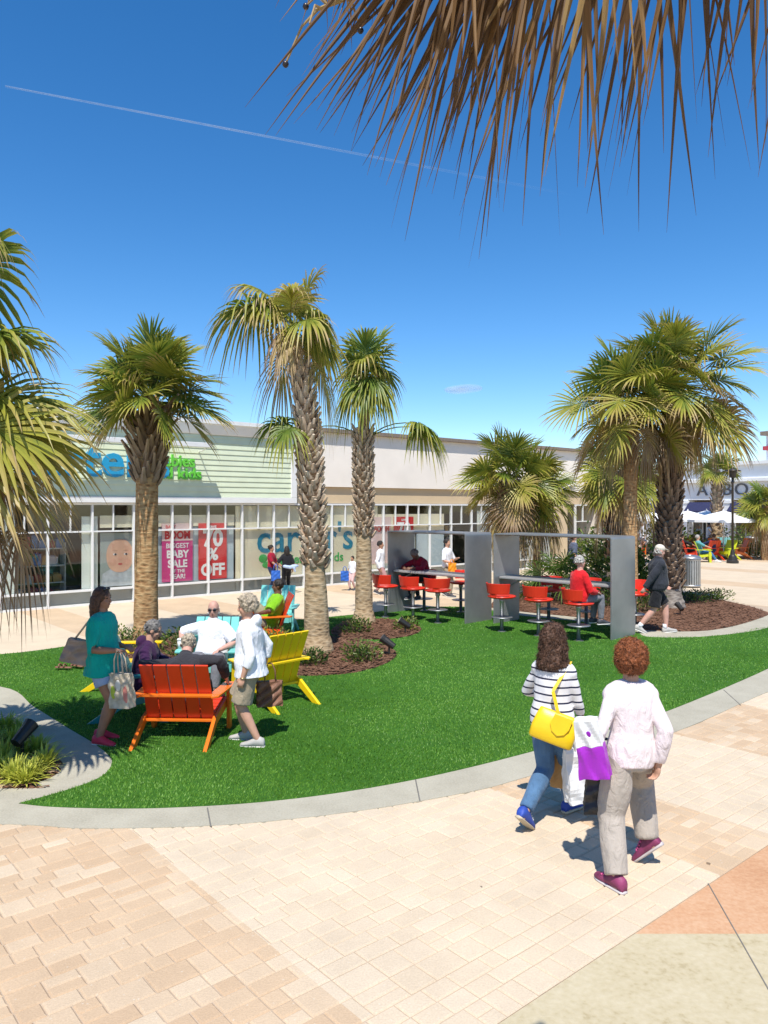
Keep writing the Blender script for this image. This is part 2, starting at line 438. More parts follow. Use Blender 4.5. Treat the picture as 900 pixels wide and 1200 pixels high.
# vapour trail and one small cloud, far up and far away
def vapour(name, label, cat, pts, radii, dens, stretch):
    m, nt, N, L, P = newmat(name)
    tc = N.new('ShaderNodeTexCoord')
    nz = N.new('ShaderNodeTexNoise'); nz.inputs['Scale'].default_value = stretch; nz.inputs['Detail'].default_value = 5
    L.new(tc.outputs['Object'], nz.inputs['Vector'])
    lw = N.new('ShaderNodeLayerWeight'); lw.inputs['Blend'].default_value = 0.5
    f = math_node(N, L, 'POWER', math_node(N, L, 'SUBTRACT', 1.0, lw.outputs['Facing']), 2.2)
    al = math_node(N, L, 'MULTIPLY', f, math_node(N, L, 'MULTIPLY', nz.outputs['Fac'], dens))
    if name == 'contrail':
        geo = N.new('ShaderNodeNewGeometry'); sx = N.new('ShaderNodeSeparateXYZ'); L.new(geo.outputs['Position'], sx.inputs[0])
        mr = N.new('ShaderNodeMapRange'); mr.inputs[1].default_value = -850; mr.inputs[2].default_value = 560; mr.inputs[3].default_value = 1.25; mr.inputs[4].default_value = 0.0; L.new(sx.outputs['X'], mr.inputs[0])
        al = math_node(N, L, 'MULTIPLY', al, mr.outputs[0])
    P.inputs['Base Color'].default_value = (0.9, 0.9, 0.9, 1); P.inputs['Roughness'].default_value = 1
    P.inputs['Specular IOR Level'].default_value = 0
    tr = N.new('ShaderNodeBsdfTranslucent'); tr.inputs['Color'].default_value = (0.9, 0.9, 0.9, 1)
    ad = N.new('ShaderNodeMixShader'); ad.inputs[0].default_value = 0.5
    L.new(P.outputs[0], ad.inputs[1]); L.new(tr.outputs[0], ad.inputs[2])
    tp = N.new('ShaderNodeBsdfTransparent')
    mx = N.new('ShaderNodeMixShader')
    L.new(al, mx.inputs[0]); L.new(tp.outputs[0], mx.inputs[1]); L.new(ad.outputs[0], mx.inputs[2])
    L.new(mx.outputs[0], N['Material Output'].inputs['Surface'])
    mb = MB(); mb.tube(pts, radii, 14)
    tag(mb.build(name, m, smooth=True), label, cat, kind='stuff')
a, b = W(6, 101, 1800), W(720, 238, 2300)
vapour('contrail', 'thin straight white vapour trail crossing the blue sky', 'contrail', [a.lerp(b, k / 14) for k in range(15)], [2.6 + 0.16 * k for k in range(14)] + [.5], 0.42 , 0.012)
mb_c = W(543, 456, 2200)
vapour('cloud', 'small faint white cloud low over the shop roof', 'cloud', [mb_c + Vector((56 * math.sin(R(k * 9)), 0, 2.5 * math.sin(k * .35))) for k in range(-10, 11)], [max(.3, 15 * math.cos(R(k * 9)) ** .8) for k in range(-10, 11)], 0.62, 0.022)
# ================================================================== THE GROUND
def catmull(pts, n=8, closed=False):
    out = []
    P = [Vector(p) for p in pts]
    L = len(P)
    for i in range(L if closed else L - 1):
        p0 = P[(i - 1) % L] if closed or i > 0 else P[0]
        p1 = P[i]; p2 = P[(i + 1) % L]
        p3 = P[(i + 2) % L] if closed or i + 2 < L else P[-1]
        for k in range(n):
            t = k / n
            out.append(0.5 * ((2 * p1) + (p2 - p0) * t + (2 * p0 - 5 * p1 + 4 * p2 - p3) * t * t + (3 * p1 - p0 - 3 * p2 + p3) * t ** 3))
    if not closed: out.append(P[-1])
    return out
def inside(poly, xs, ys):
    """numpy even-odd test"""
    c = np.zeros(len(xs), bool)
    n = len(poly)
    for i in range(n):
        x0, y0 = poly[i][0], poly[i][1]; x1, y1 = poly[(i + 1) % n][0], poly[(i + 1) % n][1]
        if y0 == y1: continue
        c ^= ((y0 > ys) != (y1 > ys)) & (xs < (x1 - x0) * (ys - y0) / (y1 - y0) + x0)
    return c
def sheet(name, poly, z, mat, thick=0.0):
    """flat polygon (concave is fine) with a small edge going down"""
    from mathutils.geometry import tessellate_polygon
    pl = [Vector((p[0], p[1], z)) for p in poly]
    tri = tessellate_polygon([pl])
    n = len(pl)
    mb = MB()
    vs = list(pl)
    fs = []
    for t in tri:
        a, b, c = (pl[i] for i in t)
        fs.append(tuple(t) if (b - a).cross(c - a).z > 0 else (t[0], t[2], t[1]))
    if thick:
        vs += [p - Vector((0, 0, thick)) for p in pl]
        fs += [(i, (i + 1) % n, n + (i + 1) % n, n + i) for i in range(n)]
    mb.add(vs, fs)
    return tag(mb.build(name, mat), kind='structure')

mb = MB(); mb.add([(-400, -60, 0), (400, -60, 0), (400, 900, 0), (-400, 900, 0)], [(0, 1, 2, 3)], 0, 0.5)
tag(mb.build('plaza_ground', MAT['paver']), kind='structure')

gp = lambda L: [G(*p) for p in L]
# lawn outline, from the near tip round to the right, back along the far edge, and down the left walk
near = gp([(22, 944), (60, 948), (130, 950), (200, 949), (300, 943), (400, 931), (500, 913), (600, 889), (700, 861), (790, 832), (900, 785)]) + [Vector((7.1, 13.2, 0)), Vector((9.0, 14.8, 0))]
far = [Vector((10.6, 16.6, 0))] + gp([(900, 736), (870, 742), (820, 747), (760, 747), (742, 740), (689, 730), (611, 722), (573, 715), (540, 712), (484, 713), (416, 721), (330, 729), (226, 740), (110, 754), (0, 768)]) + [Vector((-9.0, 12.4, 0)), Vector((-9.4, 11.2, 0))]
left = [Vector((-7.2, 11.0, 0))] + gp([(0, 806), (40, 830), (80, 855), (110, 873), (127, 887), (131, 897), (122, 910), (100, 921), (60, 934)])
LAWN = catmull(near, 6)[:-1] + catmull(far, 6)[:-1] + catmull(left, 6)[:-1]
# concrete band round the lawn's near edge + the walk on the left
outer = gp([(900, 812), (800, 856), (700, 888), (615, 913), (560, 928), (450, 948), (350, 961), (245, 970), (100, 973), (0, 968)]) + [Vector((-5.6, 6.15, 0)), Vector((-8, 6.5, 0))]
outer = [Vector((10.2, 14.2, 0)), Vector((7.7, 12.6, 0))] + outer
bedc = [Vector((-8, 7.2, 0))] + gp([(0, 926), (40, 920), (64, 911), (74, 900), (70, 892), (56, 881), (30, 862), (0, 838)]) + [Vector((-6.3, 10.3, 0)), Vector((-9.5, 10.5, 0))]
walk = catmull(near[::-1], 6)[6:]                       # right end back to the tip
conc = catmull(outer, 6) + catmull(bedc, 6) + [Vector((-10, 10.9, 0))] + catmull(left, 6)[:-1] + catmull(near, 6)
sheet('concrete_walk', [p for p in conc], 0.018, MAT['concrete'], 0.018)
sheet('planter_soil', catmull(bedc, 6) + [Vector((-9.5, 7.2, 0))], 0.012, MAT['mulch'])
# back strip of pale concrete between lawn and mulch bed
strip_n = gp([(573, 715.5), (611, 722.5), (689, 730.5), (742, 740.5), (760, 747.5), (820, 747.5), (870, 742.5), (900, 736.5)]) + [Vector((9.6, 17.6, 0))]
strip_f = gp([(573, 713), (611, 718), (689, 726), (742, 735), (760, 740), (820, 741), (862, 734.5), (898, 723)]) + [Vector((9.2, 18.2, 0))]
sheet('concrete_edging', catmull(strip_n, 6) + catmull(strip_f, 6)[::-1], 0.024, MAT['concrete'], 0.024)
sheet('lawn_base', LAWN, 0.022, MAT['turf'], 0.022)
# mulch beds
BED_A = catmull(gp([(300, 764), (306, 783), (340, 793), (400, 792), (440, 784), (462, 773), (462, 764), (448, 757), (420, 752), (385, 747), (340, 748)]), 6, True)
BED_B = catmull(gp([(388, 741), (400, 748), (440, 751), (478, 747), (493, 740), (486, 733), (455, 727), (410, 728)]), 6, True)
BED_C = catmull(gp([(128, 764), (150, 778), (220, 783), (262, 774), (268, 764), (240, 752), (190, 748), (140, 752)]), 6, True)
bed_d = catmull(strip_f, 6) + catmull(gp([(880, 712), (840, 703), (800, 695), (740, 690), (690, 691), (640, 694), (600, 699), (578, 706)]), 6)
for b in (BED_A, BED_B, BED_C): sheet('mulch_bed', b, 0.032, MAT['mulch'], 0.03)
sheet('mulch_bed', bed_d, 0.030, MAT['mulch'], 0.03)

# joints of the concrete band
mj = MB()
for a, b in (((243, 949), (247, 971)), ((487, 916), (492, 941)), ((690, 864), (705, 887)), ((848, 810), (868, 828))):
    p, q = G(*a), G(*b); p.z = q.z = 0.020
    mj.beam(p + Vector((0, 0, -0.001)), q + Vector((0, 0, -0.001)), 0.012, 0.002, (q - p).cross(Vector((0, 0, 1))))
tag(mj.build('concrete_joints', pmat('joint_dark', (0.16, 0.15, 0.13), 0.9)), kind='structure')

# stained concrete in the near right corner
P0 = DV * 4.06 + AV * 2.48
sheet('stained_paving', [P0, Vector((14, 4.52, 0)), DV * 17 + AV * 2.48], 0.010, MAT['stamp_orange'], 0.01)
sheet('stained_paving', [P0, DV * -1.6 + AV * 2.48, Vector((-2.9, 0.2, 0)), Vector((14, 0.2, 0)), Vector((14, 4.52, 0))][::1], 0.010, MAT['stamp_beige'], 0.01)
mj = MB()
for p, q in ((Vector((2.185, 5.12, 0)), Vector((1.98, 3.7, 0))),):
    p = Vector((p[0], p[1], 0.0120)); q = Vector((q[0], q[1], 0.0120))
    mj.beam(p, q, 0.007, 0.002, (q - p).cross(Vector((0, 0, 1))))
tag(mj.build('paving_joints', pmat('joint_dark', (0.16, 0.15, 0.13), 0.9)), kind='structure')

# ------------------------------------------------------------------ pavers, stone by stone where they can be told apart
rs = np.random.RandomState(3)
V, Fq, T = [], [], []
lawn_np = [(p.x, p.y) for p in LAWN]
def stone(s0, s1, t0, t1, z, tone):
    g = 0.0026; c = 0.010
    b = len(V)
    for (a, d, h) in ((s0 + g, t0 + g, z - 0.009), (s1 - g, t0 + g, z - 0.009), (s1 - g, t1 - g, z - 0.009), (s0 + g, t1 - g, z - 0.009),
                      (s0 + g + c, t0 + g + c, z), (s1 - g - c, t0 + g + c, z), (s1 - g - c, t1 - g - c, z), (s0 + g + c, t1 - g - c, z)):
        V.append((DV.x * a + AV.x * d, DV.y * a + AV.y * d, h)); T.append(tone)
    Fq.extend([(b + 4, b + 5, b + 6, b + 7), (b, b + 1, b + 5, b + 4), (b + 1, b + 2, b + 6, b + 5), (b + 2, b + 3, b + 7, b + 6), (b + 3, b, b + 4, b + 7)])
near_b = [b for b in BANDS if -11 < b < 20]
t = 2.49
while t < 13.5:
    hrow = rs.choice([0.125, 0.125, 0.185])
    for s_lo, s_hi in zip(near_b[:-1], near_b[1:]):
        tan = (BANDS.index(2.05) - BANDS.index(s_lo)) % 2 == 1
        s = s_lo
        while s < s_hi - 1e-6:
            w = rs.choice([0.125, 0.185, 0.185, 0.25])
            if s + w > s_hi - 0.10: w = s_hi - s
            x = DV.x * (s + w / 2) + AV.x * (t + hrow / 2); y = DV.y * (s + w / 2) + AV.y * (t + hrow / 2)
            if y > 3.2 and y < 17 and abs(x) < 0.56 * y + 0.8 and not inside(lawn_np, np.array([x]), np.array([y]))[0]:
                r = rs.rand()
                tone = (rs.beta(1.2, 1.6) if tan else rs.beta(2, 2))
                if hrow > 0.15 and rs.rand() < 0.18:
                    stone(s, s + w, t, t + hrow / 2, 0.0125, tone); stone(s, s + w, t + hrow / 2, t + hrow, 0.0125, rs.rand())
                else:
                    stone(s, s + w, t, t + hrow, 0.0125 + rs.uniform(-0.001, 0.001), tone)
            s += w
    t += hrow
me = bpy.data.meshes.new('paving_stones'); me.from_pydata(V, [], Fq); me.materials.append(MAT['paver'])
at = me.attributes.new('tone', 'FLOAT', 'POINT'); at.data.foreach_set('value', T)
o = bpy.data.objects.new('paving_stones', me); COL.objects.link(o); tag(o, kind='structure')
# sand showing in the joints, just under the stones
pj = [DV * -11 + AV * 2.49, DV * 20 + AV * 2.49, DV * 20 + AV * 13.5, DV * -11 + AV * 13.5]
sheet('paving_sand', pj, 0.0035, MAT['joint'])

# ------------------------------------------------------------------ turf blades
def turf():
    r = np.random.RandomState(5)
    xs0, ys0 = -9.5, 6.3
    pts = []
    for (ya, yb, dens) in ((6.3, 8.0, 4200), (8.0, 10, 2900), (10, 13, 1700), (13, 17, 900), (17, 20, 500)):
        n = int((yb - ya) * 20 * dens)
        x = r.uniform(-9.5, 10.5, n); y = r.uniform(ya, yb, n)
        k = (np.abs(x) < 0.56 * y + 0.3)
        x, y = x[k], y[k]
        k = inside(lawn_np, x, y)
        for bed in (BED_A, BED_B, BED_C): k &= ~inside([(p.x, p.y) for p in bed], x, y)
        pts.append(np.stack([x[k], y[k]], 1))
    p = np.concatenate(pts); n = len(p)
    h = r.uniform(0.012, 0.026, n) ; a = r.uniform(0, 2 * PI, n); w = 0.003 + 0.00035 * p[:, 1]
    lean = r.uniform(0, 0.02, n); la = r.uniform(0, 2 * PI, n)
    # mower and footfall leave patches leaning one way
    la = np.where(r.rand(n) < 0.5, la, 0.8 + 0.9 * np.sin(p[:, 0] * 1.7) + 0.7 * np.sin(p[:, 1] * 2.3 + p[:, 0]))
    co = np.empty((n, 3, 3), np.float32)
    dx, dy = np.cos(a) * w, np.sin(a) * w
    co[:, 0] = np.stack([p[:, 0] - dx, p[:, 1] - dy, np.full(n, 0.019)], 1)
    co[:, 1] = np.stack([p[:, 0] + dx, p[:, 1] + dy, np.full(n, 0.019)], 1)
    co[:, 2] = np.stack([p[:, 0] + np.cos(la) * lean, p[:, 1] + np.sin(la) * lean, 0.019 + h], 1)
    me = bpy.data.meshes.new('turf')
    me.vertices.add(n * 3); me.vertices.foreach_set('co', co.ravel())
    me.loops.add(n * 3); me.loops.foreach_set('vertex_index', np.arange(n * 3, dtype=np.int32))
    me.polygons.add(n); me.polygons.foreach_set('loop_start', np.arange(0, n * 3, 3, dtype=np.int32))
    me.update(calc_edges=True)
    tone = np.repeat(np.clip(r.normal(0.45, 0.24, n) + 0.14 * np.sin(p[:, 0] * 0.9 + p[:, 1] * 0.6) + 0.10 * np.sin(p[:, 0] * 2.7 - p[:, 1] * 1.9) + (r.rand(n) < 0.035) * 0.5, 0, 1.15), 3).astype(np.float32)
    at = me.attributes.new('tone', 'FLOAT', 'POINT'); at.data.foreach_set('value', tone)
    me.materials.append(MAT['blade'])
    o = bpy.data.objects.new('turf', me); COL.objects.link(o)
    tag(o, 'short bright green artificial turf covering the kidney shaped lawn', 'turf', kind='stuff')
turf()

# loose bark chips on the beds
def chips():
    r = np.random.RandomState(9)
    V, Fc = [], []
    for bed, z, n in ((BED_A, 0.034, 1500), (BED_B, 0.034, 700), (BED_C, 0.034, 700), (bed_d, 0.032, 4200), ([Vector(p) for p in catmull(bedc, 6)], 0.014, 1500)):
        bx = [p.x for p in bed]; by = [p.y for p in bed]
        x = r.uniform(min(bx), max(bx), n * 2); y = r.uniform(min(by), max(by), n * 2)
        k = inside([(p.x, p.y) for p in bed], x, y)
        for X, Y in zip(x[k], y[k]):
            a = r.uniform(0, PI); l = r.uniform(0.02, 0.06); w = r.uniform(0.008, 0.02); tl = r.uniform(-0.5, 0.5)
            ca, sa = math.cos(a), math.sin(a)
            b = len(V)
            for u, v, dz in ((-l, -w, -1), (l, -w, 1), (l, w, 1), (-l, w, -1)):
                V.append((X + u * ca - v * sa, Y + u * sa + v * ca, z + 0.012 + dz * l * 0.5 * tl + r.uniform(0, 0.01)))
            Fc.append((b, b + 1, b + 2, b + 3))
    me = bpy.data.meshes.new('bark_chips'); me.from_pydata(V, [], Fc); me.materials.append(MAT['mulch'])
    o = bpy.data.objects.new('bark_chips', me); COL.objects.link(o)
    tag(o, 'loose reddish brown bark chips lying on the planting beds', 'bark chips', kind='stuff')
chips()
# ================================================================== BUILDINGS
white = pmat('white_trim', (0.74, 0.74, 0.72), 0.5, var=0.05, vs=2)
siding_m = pmat('sage_siding', (0.63, 0.69, 0.50), 0.6, var=0.05, vs=3, bump=0.05)
cream_m = pmat('cream_stucco', (0.84, 0.765, 0.67), 0.9, var=0.05, vs=1.2, bump=0.15, bs=40)
tan_m = pmat('tan_stucco', (0.60, 0.46, 0.29), 0.9, var=0.05, vs=1.2, bump=0.15, bs=40)
brown_m = pmat('roof_edge_brown', (0.22, 0.17, 0.13), 0.6)
dark_m = pmat('dark_interior', (0.035, 0.03, 0.028), 0.9)
interior_m = pmat('interior_wall', (0.30, 0.25, 0.19), 0.9, var=0.2, vs=1)
film_beige = pmat('film_beige', (0.76, 0.67, 0.49), 0.6, var=0.06, vs=0.7)
film_pale = pmat('film_pale', (0.70, 0.72, 0.65), 0.6, var=0.08, vs=0.7)
film_blue = pmat('film_greyblue', (0.44, 0.51, 0.55), 0.6, var=0.12, vs=0.7)
kick_m = pmat('kick_glass_back', (0.27, 0.28, 0.275), 0.4, var=0.2, vs=0.8)
metal_dark = pmat('dark_metal', (0.05, 0.045, 0.04), 0.4, 0.5, var=0.2)

def glass_material(name, tint, ior=1.5, rough=0.01):
    m, nt, N, L, P = newmat(name)
    nt.nodes.remove(P)
    g = N.new('ShaderNodeBsdfGlossy'); g.inputs['Roughness'].default_value = rough
    t = N.new('ShaderNodeBsdfTransparent'); t.inputs['Color'].default_value = (*tint, 1)
    lw = N.new('ShaderNodeLayerWeight'); lw.inputs['Blend'].default_value = 0.5
    f = math_node(N, L, 'MULTIPLY_ADD', math_node(N, L, 'POWER', lw.outputs['Facing'], 4.2), 0.8, 0.045)
    tc = N.new('ShaderNodeTexCoord'); nz = N.new('ShaderNodeTexNoise'); nz.inputs['Scale'].default_value = 1.2
    L.new(tc.outputs['Object'], nz.inputs['Vector'])
    b = N.new('ShaderNodeBump'); b.inputs['Strength'].default_value = 0.05; b.inputs['Distance'].default_value = 0.05
    L.new(nz.outputs['Fac'], b.inputs['Height']); L.new(b.outputs[0], g.inputs['Normal'])
    mx = N.new('ShaderNodeMixShader')
    L.new(f, mx.inputs[0]); L.new(t.outputs[0], mx.inputs[1]); L.new(g.outputs[0], mx.inputs[2])
    L.new(mx.outputs[0], N['Material Output'].inputs['Surface'])
    return m
glass_m = glass_material('shop_glass', (0.965, 0.98, 0.97))

B0 = Vector((-9.25, 18.3, 0)); BRZ = math.atan2(DV.y, DV.x)
shop = thing('shop_building', 'long low shop, green siding on its left half, cream fascia on its right half', 'building', B0, BRZ)
def bx(mb, s0, s1, o0, o1, z0, z1, mat=0):
    """box in shop coordinates: along the front, outwards, up"""
    return mb.box(((s0 + s1) / 2, -(o0 + o1) / 2, (z0 + z1) / 2), (s1 - s0, abs(o1 - o0), z1 - z0), None, mat)
SL, SM, SR = -8.0, 8.45, 25.1
# lap siding: real overlapping boards
m = MB(); z = 2.83; k = 0
while z < 4.56:
    zt = min(z + 0.155, 4.6)
    for s0, s1 in ((SL, SM - 0.2),):
        m.add([(s0, -0.115, z), (s1, -0.115, z), (s1, -0.093, zt + 0.012), (s0, -0.093, zt + 0.012), (s0, -0.085, z), (s1, -0.085, z)],
              [(0, 1, 2, 3), (4, 5, 1, 0)])
    z += 0.155
bx(m, SL, SM - 0.2, 0.02, 0.08, 2.83, 4.6)
m.build('siding', siding_m, shop)
m = MB(); bx(m, SL, SM, 0.02, 0.15, 2.66, 2.825); bx(m, SM - 0.2, SM, 0.02, 0.15, 2.828, 4.62)
m.build('panel_trim', white, shop, bevel=0.008)
m = MB()   # cornice profile swept along the green half
prof = [(0.0, 4.62), (0.13, 4.62), (0.16, 4.66), (0.28, 4.90), (0.33, 4.92), (0.33, 5.03), (0.0, 5.03)]
vs = [(s, -o_, z) for s in (SL, SM + 0.02) for o_, z in prof]; n = len(prof)
m.add(vs, [tuple(range(n)), tuple(range(2 * n - 1, n - 1, -1))] + [((i + 1) % n, i, n + i, n + (i + 1) % n) for i in range(n)])
m.build('cornice', white, shop)
m = MB(); bx(m, SM + 0.02, SR, 0.02, 0.10, 3.2, 4.95); bx(m, SR - 0.3, SR, -12, 0.019, 0, 4.95); bx(m, SL, SR - 0.301, -12, -11.8, 0, 4.95)
m.build('fascia_wall', cream_m, shop)
m = MB(); bx(m, SM + 0.05, SR - 0.305, -0.25, 0.0, 2.665, 3.198); bx(m, 21.45, 22.5, -0.25, 0.03, 0, 2.664)
m.build('bulkhead_wall', tan_m, shop)
m = MB(); bx(m, SM + 0.04, SR + 0.15, -0.2, 0.26, 4.952, 5.07)
m.build('roof_edge', brown_m, shop)
m = MB(); bx(m, SL, SM + 0.03, -11.9, -0.001, 4.7, 4.98); bx(m, SM + 0.035, SR, -11.9, -0.21, 4.7, 4.951)
m.build('roof', pmat('roof_membrane', (0.35, 0.35, 0.34), 0.9), shop)
m = MB(); bx(m, SL, SR - 0.31, -5.2, -5.0, 0, 2.66); bx(m, SL, SR - 0.31, -5, -0.26, 2.7, 2.74)
m.build('interior_wall', interior_m, shop)
m = MB(); bx(m, SL, SR - 0.31, -5, -0.05, 0.004, 0.02)
m.build('interior_floor', pmat('shop_floor', (0.20, 0.17, 0.14), 0.35), shop)

# window bays: one built, the rest copies
BAY = 1.1
def bay(s0):
    f = MB()
    bx(f, -0.024, 0.024, -0.05, 0.05, 0.0, 2.655)
    bx(f, 0.024, BAY - 0.024, -0.045, 0.045, 1.892, 1.93)
    bx(f, 0.024, BAY - 0.024, -0.045, 0.045, 0.365, 0.42)
    bx(f, 0.024, BAY - 0.024, -0.045, 0.045, 0.0, 0.05)
    bx(f, 0.024, BAY - 0.024, -0.045, 0.045, 2.60, 2.655)
    bx(f, BAY / 2 - 0.014, BAY / 2 + 0.014, -0.04, 0.04, 1.931, 2.599)
    w_ = f.build('window', white, shop); w_.location = (s0, 0, 0)
    g = MB()
    for z0, z1 in ((0.05, 0.365), (0.42, 1.885), (1.935, 2.60)): bx(g, 0.024, BAY - 0.024, -0.006, 0.006, z0, z1)
    g.build('pane', glass_m, w_)
    return w_
w0 = bay(1.09 - 8 * BAY)
for k in range(1, 29):
    s0 = 1.09 + (k - 8) * BAY
    if 21.0 < s0 < 22.3: continue
    c = copy_tree(w0, shop); c.location = (s0, 0, 0)
def film(mat, s0, s1, z0, z1, o_=-0.075):
    q = MB(); bx(q, s0, s1, o_ - 0.01, o_, z0, z1); return q.build('window_film', mat, shop)
film(film_pale, -8, 0.35, 0.42, 2.6); film(kick_m, -8, 6.4, 0.05, 0.40)
film(film_pale, 1.95, 2.36, 0.42, 2.3)
film(film_beige, 2.42, 6.38, 2.0, 2.32); film(film_blue, 3.62, 6.38, 0.42, 1.98, -0.12)
film(film_beige, 6.42, 11.9, 0.42, 2.58); film(kick_m, 6.42, 21.4, 0.05, 0.40)
film(film_beige, 11.92, 15.1, 1.7, 2.3); film(film_pale, 11.92, 13.7, 0.42, 1.68, -0.12); film(film_blue, 13.72, 15.1, 0.42, 1.68)
film(film_pale, 16.9, 21.4, 0.42, 2.4)

# goods standing in the dark window
gm = [pmat('goods_%s' % n, c, 0.8) for n, c in (('red', (0.42, 0.07, 0.05)), ('ochre', (0.45, 0.26, 0.08)), ('grey', (0.45, 0.44, 0.46)), ('blue', (0.1, 0.2, 0.4)), ('pale', (0.6, 0.55, 0.48)))]
def shelf(s0, s1, o_, label):
    r = thing('display_shelf', label, 'display shelf', group='shelves in the shop window')
    r.location = B0 + DV * s0 + NV * o_; r.rotation_euler = (0, 0, BRZ)
    L_ = s1 - s0
    q = MB()
    for z in (0.06, 0.55, 1.0, 1.45): q.box((L_ / 2, 0.2, z), (L_, 0.4, 0.03))
    for x in (0.015, L_ - 0.015): q.box((x, 0.2, 0.8), (0.03, 0.398, 1.6))
    q.build('rack', pmat('shelf_white', (0.55, 0.53, 0.5), 0.5), r)
    rr = random.Random(int(s0 * 10))
    for z in (0.075, 0.565, 1.015, 1.465):
        x = 0.06
        while x < L_ - 0.2:
            w_ = rr.uniform(0.12, 0.22); h_ = rr.uniform(0.16, 0.36)
            q = MB(); q.box((x + w_ / 2, 0.18, z + h_ / 2), (w_, 0.26, h_)); q.ell((x + w_ / 2, 0.16, z + h_), (w_ * 0.45, 0.12, 0.05), nu=8, nv=6)
            q.build('folded_clothes', rr.choice(gm), r)
            x += w_ + 0.03
shelf(0.55, 1.85, -1.0, 'white shelf of folded clothes behind the dark pane at the left of the baby picture')
shelf(15.3, 16.7, -1.2, 'white shelf of folded clothes behind the dark panes right of the blue grey curtain')
shelf(22.7, 24.6, -1.4, 'white shelf of folded clothes at the far right end of the shop')

# ------------------------------------------------------------------ writing
def text(name, body, size, mat, parent=None, loc=(0, 0, 0), rot=None, extrude=0.01, offset=0.0, align='LEFT', sx=1.0, space=1.0):
    cu = bpy.data.curves.new(name, 'FONT'); cu.body = body; cu.size = size; cu.extrude = extrude; cu.offset = offset
    cu.align_x = align; cu.space_character = space; cu.resolution_u = 3
    o = bpy.data.objects.new(name, cu); COL.objects.link(o)
    dg = bpy.context.evaluated_depsgraph_get()
    me = bpy.data.meshes.new_from_object(o.evaluated_get(dg))
    bpy.data.objects.remove(o); bpy.data.curves.remove(cu)
    me.materials.clear(); me.materials.append(mat); me.name = name
    o = bpy.data.objects.new(name, me); COL.objects.link(o)
    if parent is not None: o.parent = parent
    o.location = loc
    o.rotation_euler = rot if rot is not None else (PI / 2, 0, 0)
    o.scale = (sx, 1, 1)
    return o
blue_l = pmat('letter_blue', (0.015, 0.30, 0.55), 0.4, var=0.03); green_l = pmat('letter_green', (0.13, 0.55, 0.05), 0.4, var=0.03)
teal_l = pmat('letter_teal', (0.02, 0.21, 0.32), 0.5, var=0.03); green_d = pmat('letter_leaf_green', (0.06, 0.40, 0.10), 0.5, var=0.03)
sign = thing('shop_sign', 'large blue lower case lettering with two small green lines on the green siding', 'sign', B0 + NV * 0.12, BRZ)
def twidth(body, size, space=1.0):
    cu = bpy.data.curves.new('t', 'FONT'); cu.body = body; cu.size = size; cu.space_character = space
    o = bpy.data.objects.new('t', cu); COL.objects.link(o); bpy.context.view_layer.update(); w_ = o.dimensions.x
    bpy.data.objects.remove(o); bpy.data.curves.remove(cu); return w_
kx = 1.04
w_e = kx * (twidth('carte', 1.27) + twidth('cart', 1.27)) / 2
text('blue_letters', "carter's", 1.27, blue_l, sign, (2.60 - w_e, 0, 3.36), extrude=0.05, offset=0.022, sx=kx)
text('green_letters', "babies", 0.46, green_l, sign, (5.02, 0, 3.68), extrude=0.04, offset=0.010, align='RIGHT')
text('green_letters', "and kids", 0.46, green_l, sign, (5.22, 0, 3.33), extrude=0.04, offset=0.010, align='RIGHT')
# projecting light bar over the sign
lb = thing('sign_light_bar', 'white horizontal light bar held out from the green siding above the sign', 'light bar', B0 + NV * 0.105, BRZ)
q = MB(); bx(q, -4.0, 5.25, 0.42, 0.60, 4.20, 4.33); q.build('bar', white, lb, bevel=0.01)
for s in (-3.8, -0.8, 2.2, 5.15):
    q = MB(); q.tube([(s, 0, 4.12), (s, -0.24, 4.13), (s, -0.46, 4.2)], 0.016, 8); q.build('bracket', white, lb)
wsign = thing('window_lettering', 'teal lower case name with leaf green line under it on the beige window', 'window sign', B0 + NV * -0.066, BRZ)
text('teal_letters', "carter's", 1.24, teal_l, wsign, (7.12, 0, 1.17), extrude=0.004, offset=0.016, sx=0.99)
text('green_letters', "babies and kids", 0.40, green_d, wsign, (7.75, 0, 0.78), extrude=0.004, offset=0.006, sx=1.1)
q = MB(); q.ell((7.36, 0, 0.98), (0.15, 0.006, 0.13)); q.ell((7.50, 0, 0.78), (0.17, 0.006, 0.10)); q.build('leaf_mark', green_d, wsign, smooth=True)

red_p = pmat('poster_red', (0.62, 0.025, 0.03), 0.5, var=0.03); pink_p = pmat('poster_pink', (0.56, 0.045, 0.20), 0.5, var=0.03)
blush_p = pmat('poster_blush', (0.70, 0.50, 0.47), 0.5, var=0.03); wht_p = pmat('poster_white', (0.80, 0.78, 0.76), 0.5, var=0.03)
def poster(name, label, s0, s1, z0, z1, mat, out=-0.062):
    r = thing(name, label, 'poster', B0 + DV * s0 + NV * out, BRZ, 'posters in the shop window')
    q = MB(); q.box(((s1 - s0) / 2, 0, (z0 + z1) / 2), (s1 - s0, 0.012, z1 - z0)); q.build('sheet', mat, r)
    return r
def lines(r, w_, rows, mat):
    for body, z, size, off, sx in rows:
        text('lettering', body, size, mat, r, (w_ / 2, -0.011, z), extrude=0.002, offset=off, align='CENTER', sx=sx)
p = poster('sale_poster', 'pink and blush sale poster with white words beside the red percent poster', 4.12, 5.04, 0.46, 2.08, pink_p)
q = MB(); q.box((0.46, -0.008, 1.84), (0.92, 0.006, 0.48)); q.build('top_band', blush_p, p)
text('lettering', 'BABY', 0.13, red_p, p, (0.10, -0.013, 1.95), extrude=0.002)
text('lettering', 'BOOM', 0.30, red_p, p, (0.46, -0.013, 1.66), extrude=0.002, offset=0.012, align='CENTER', sx=0.86)
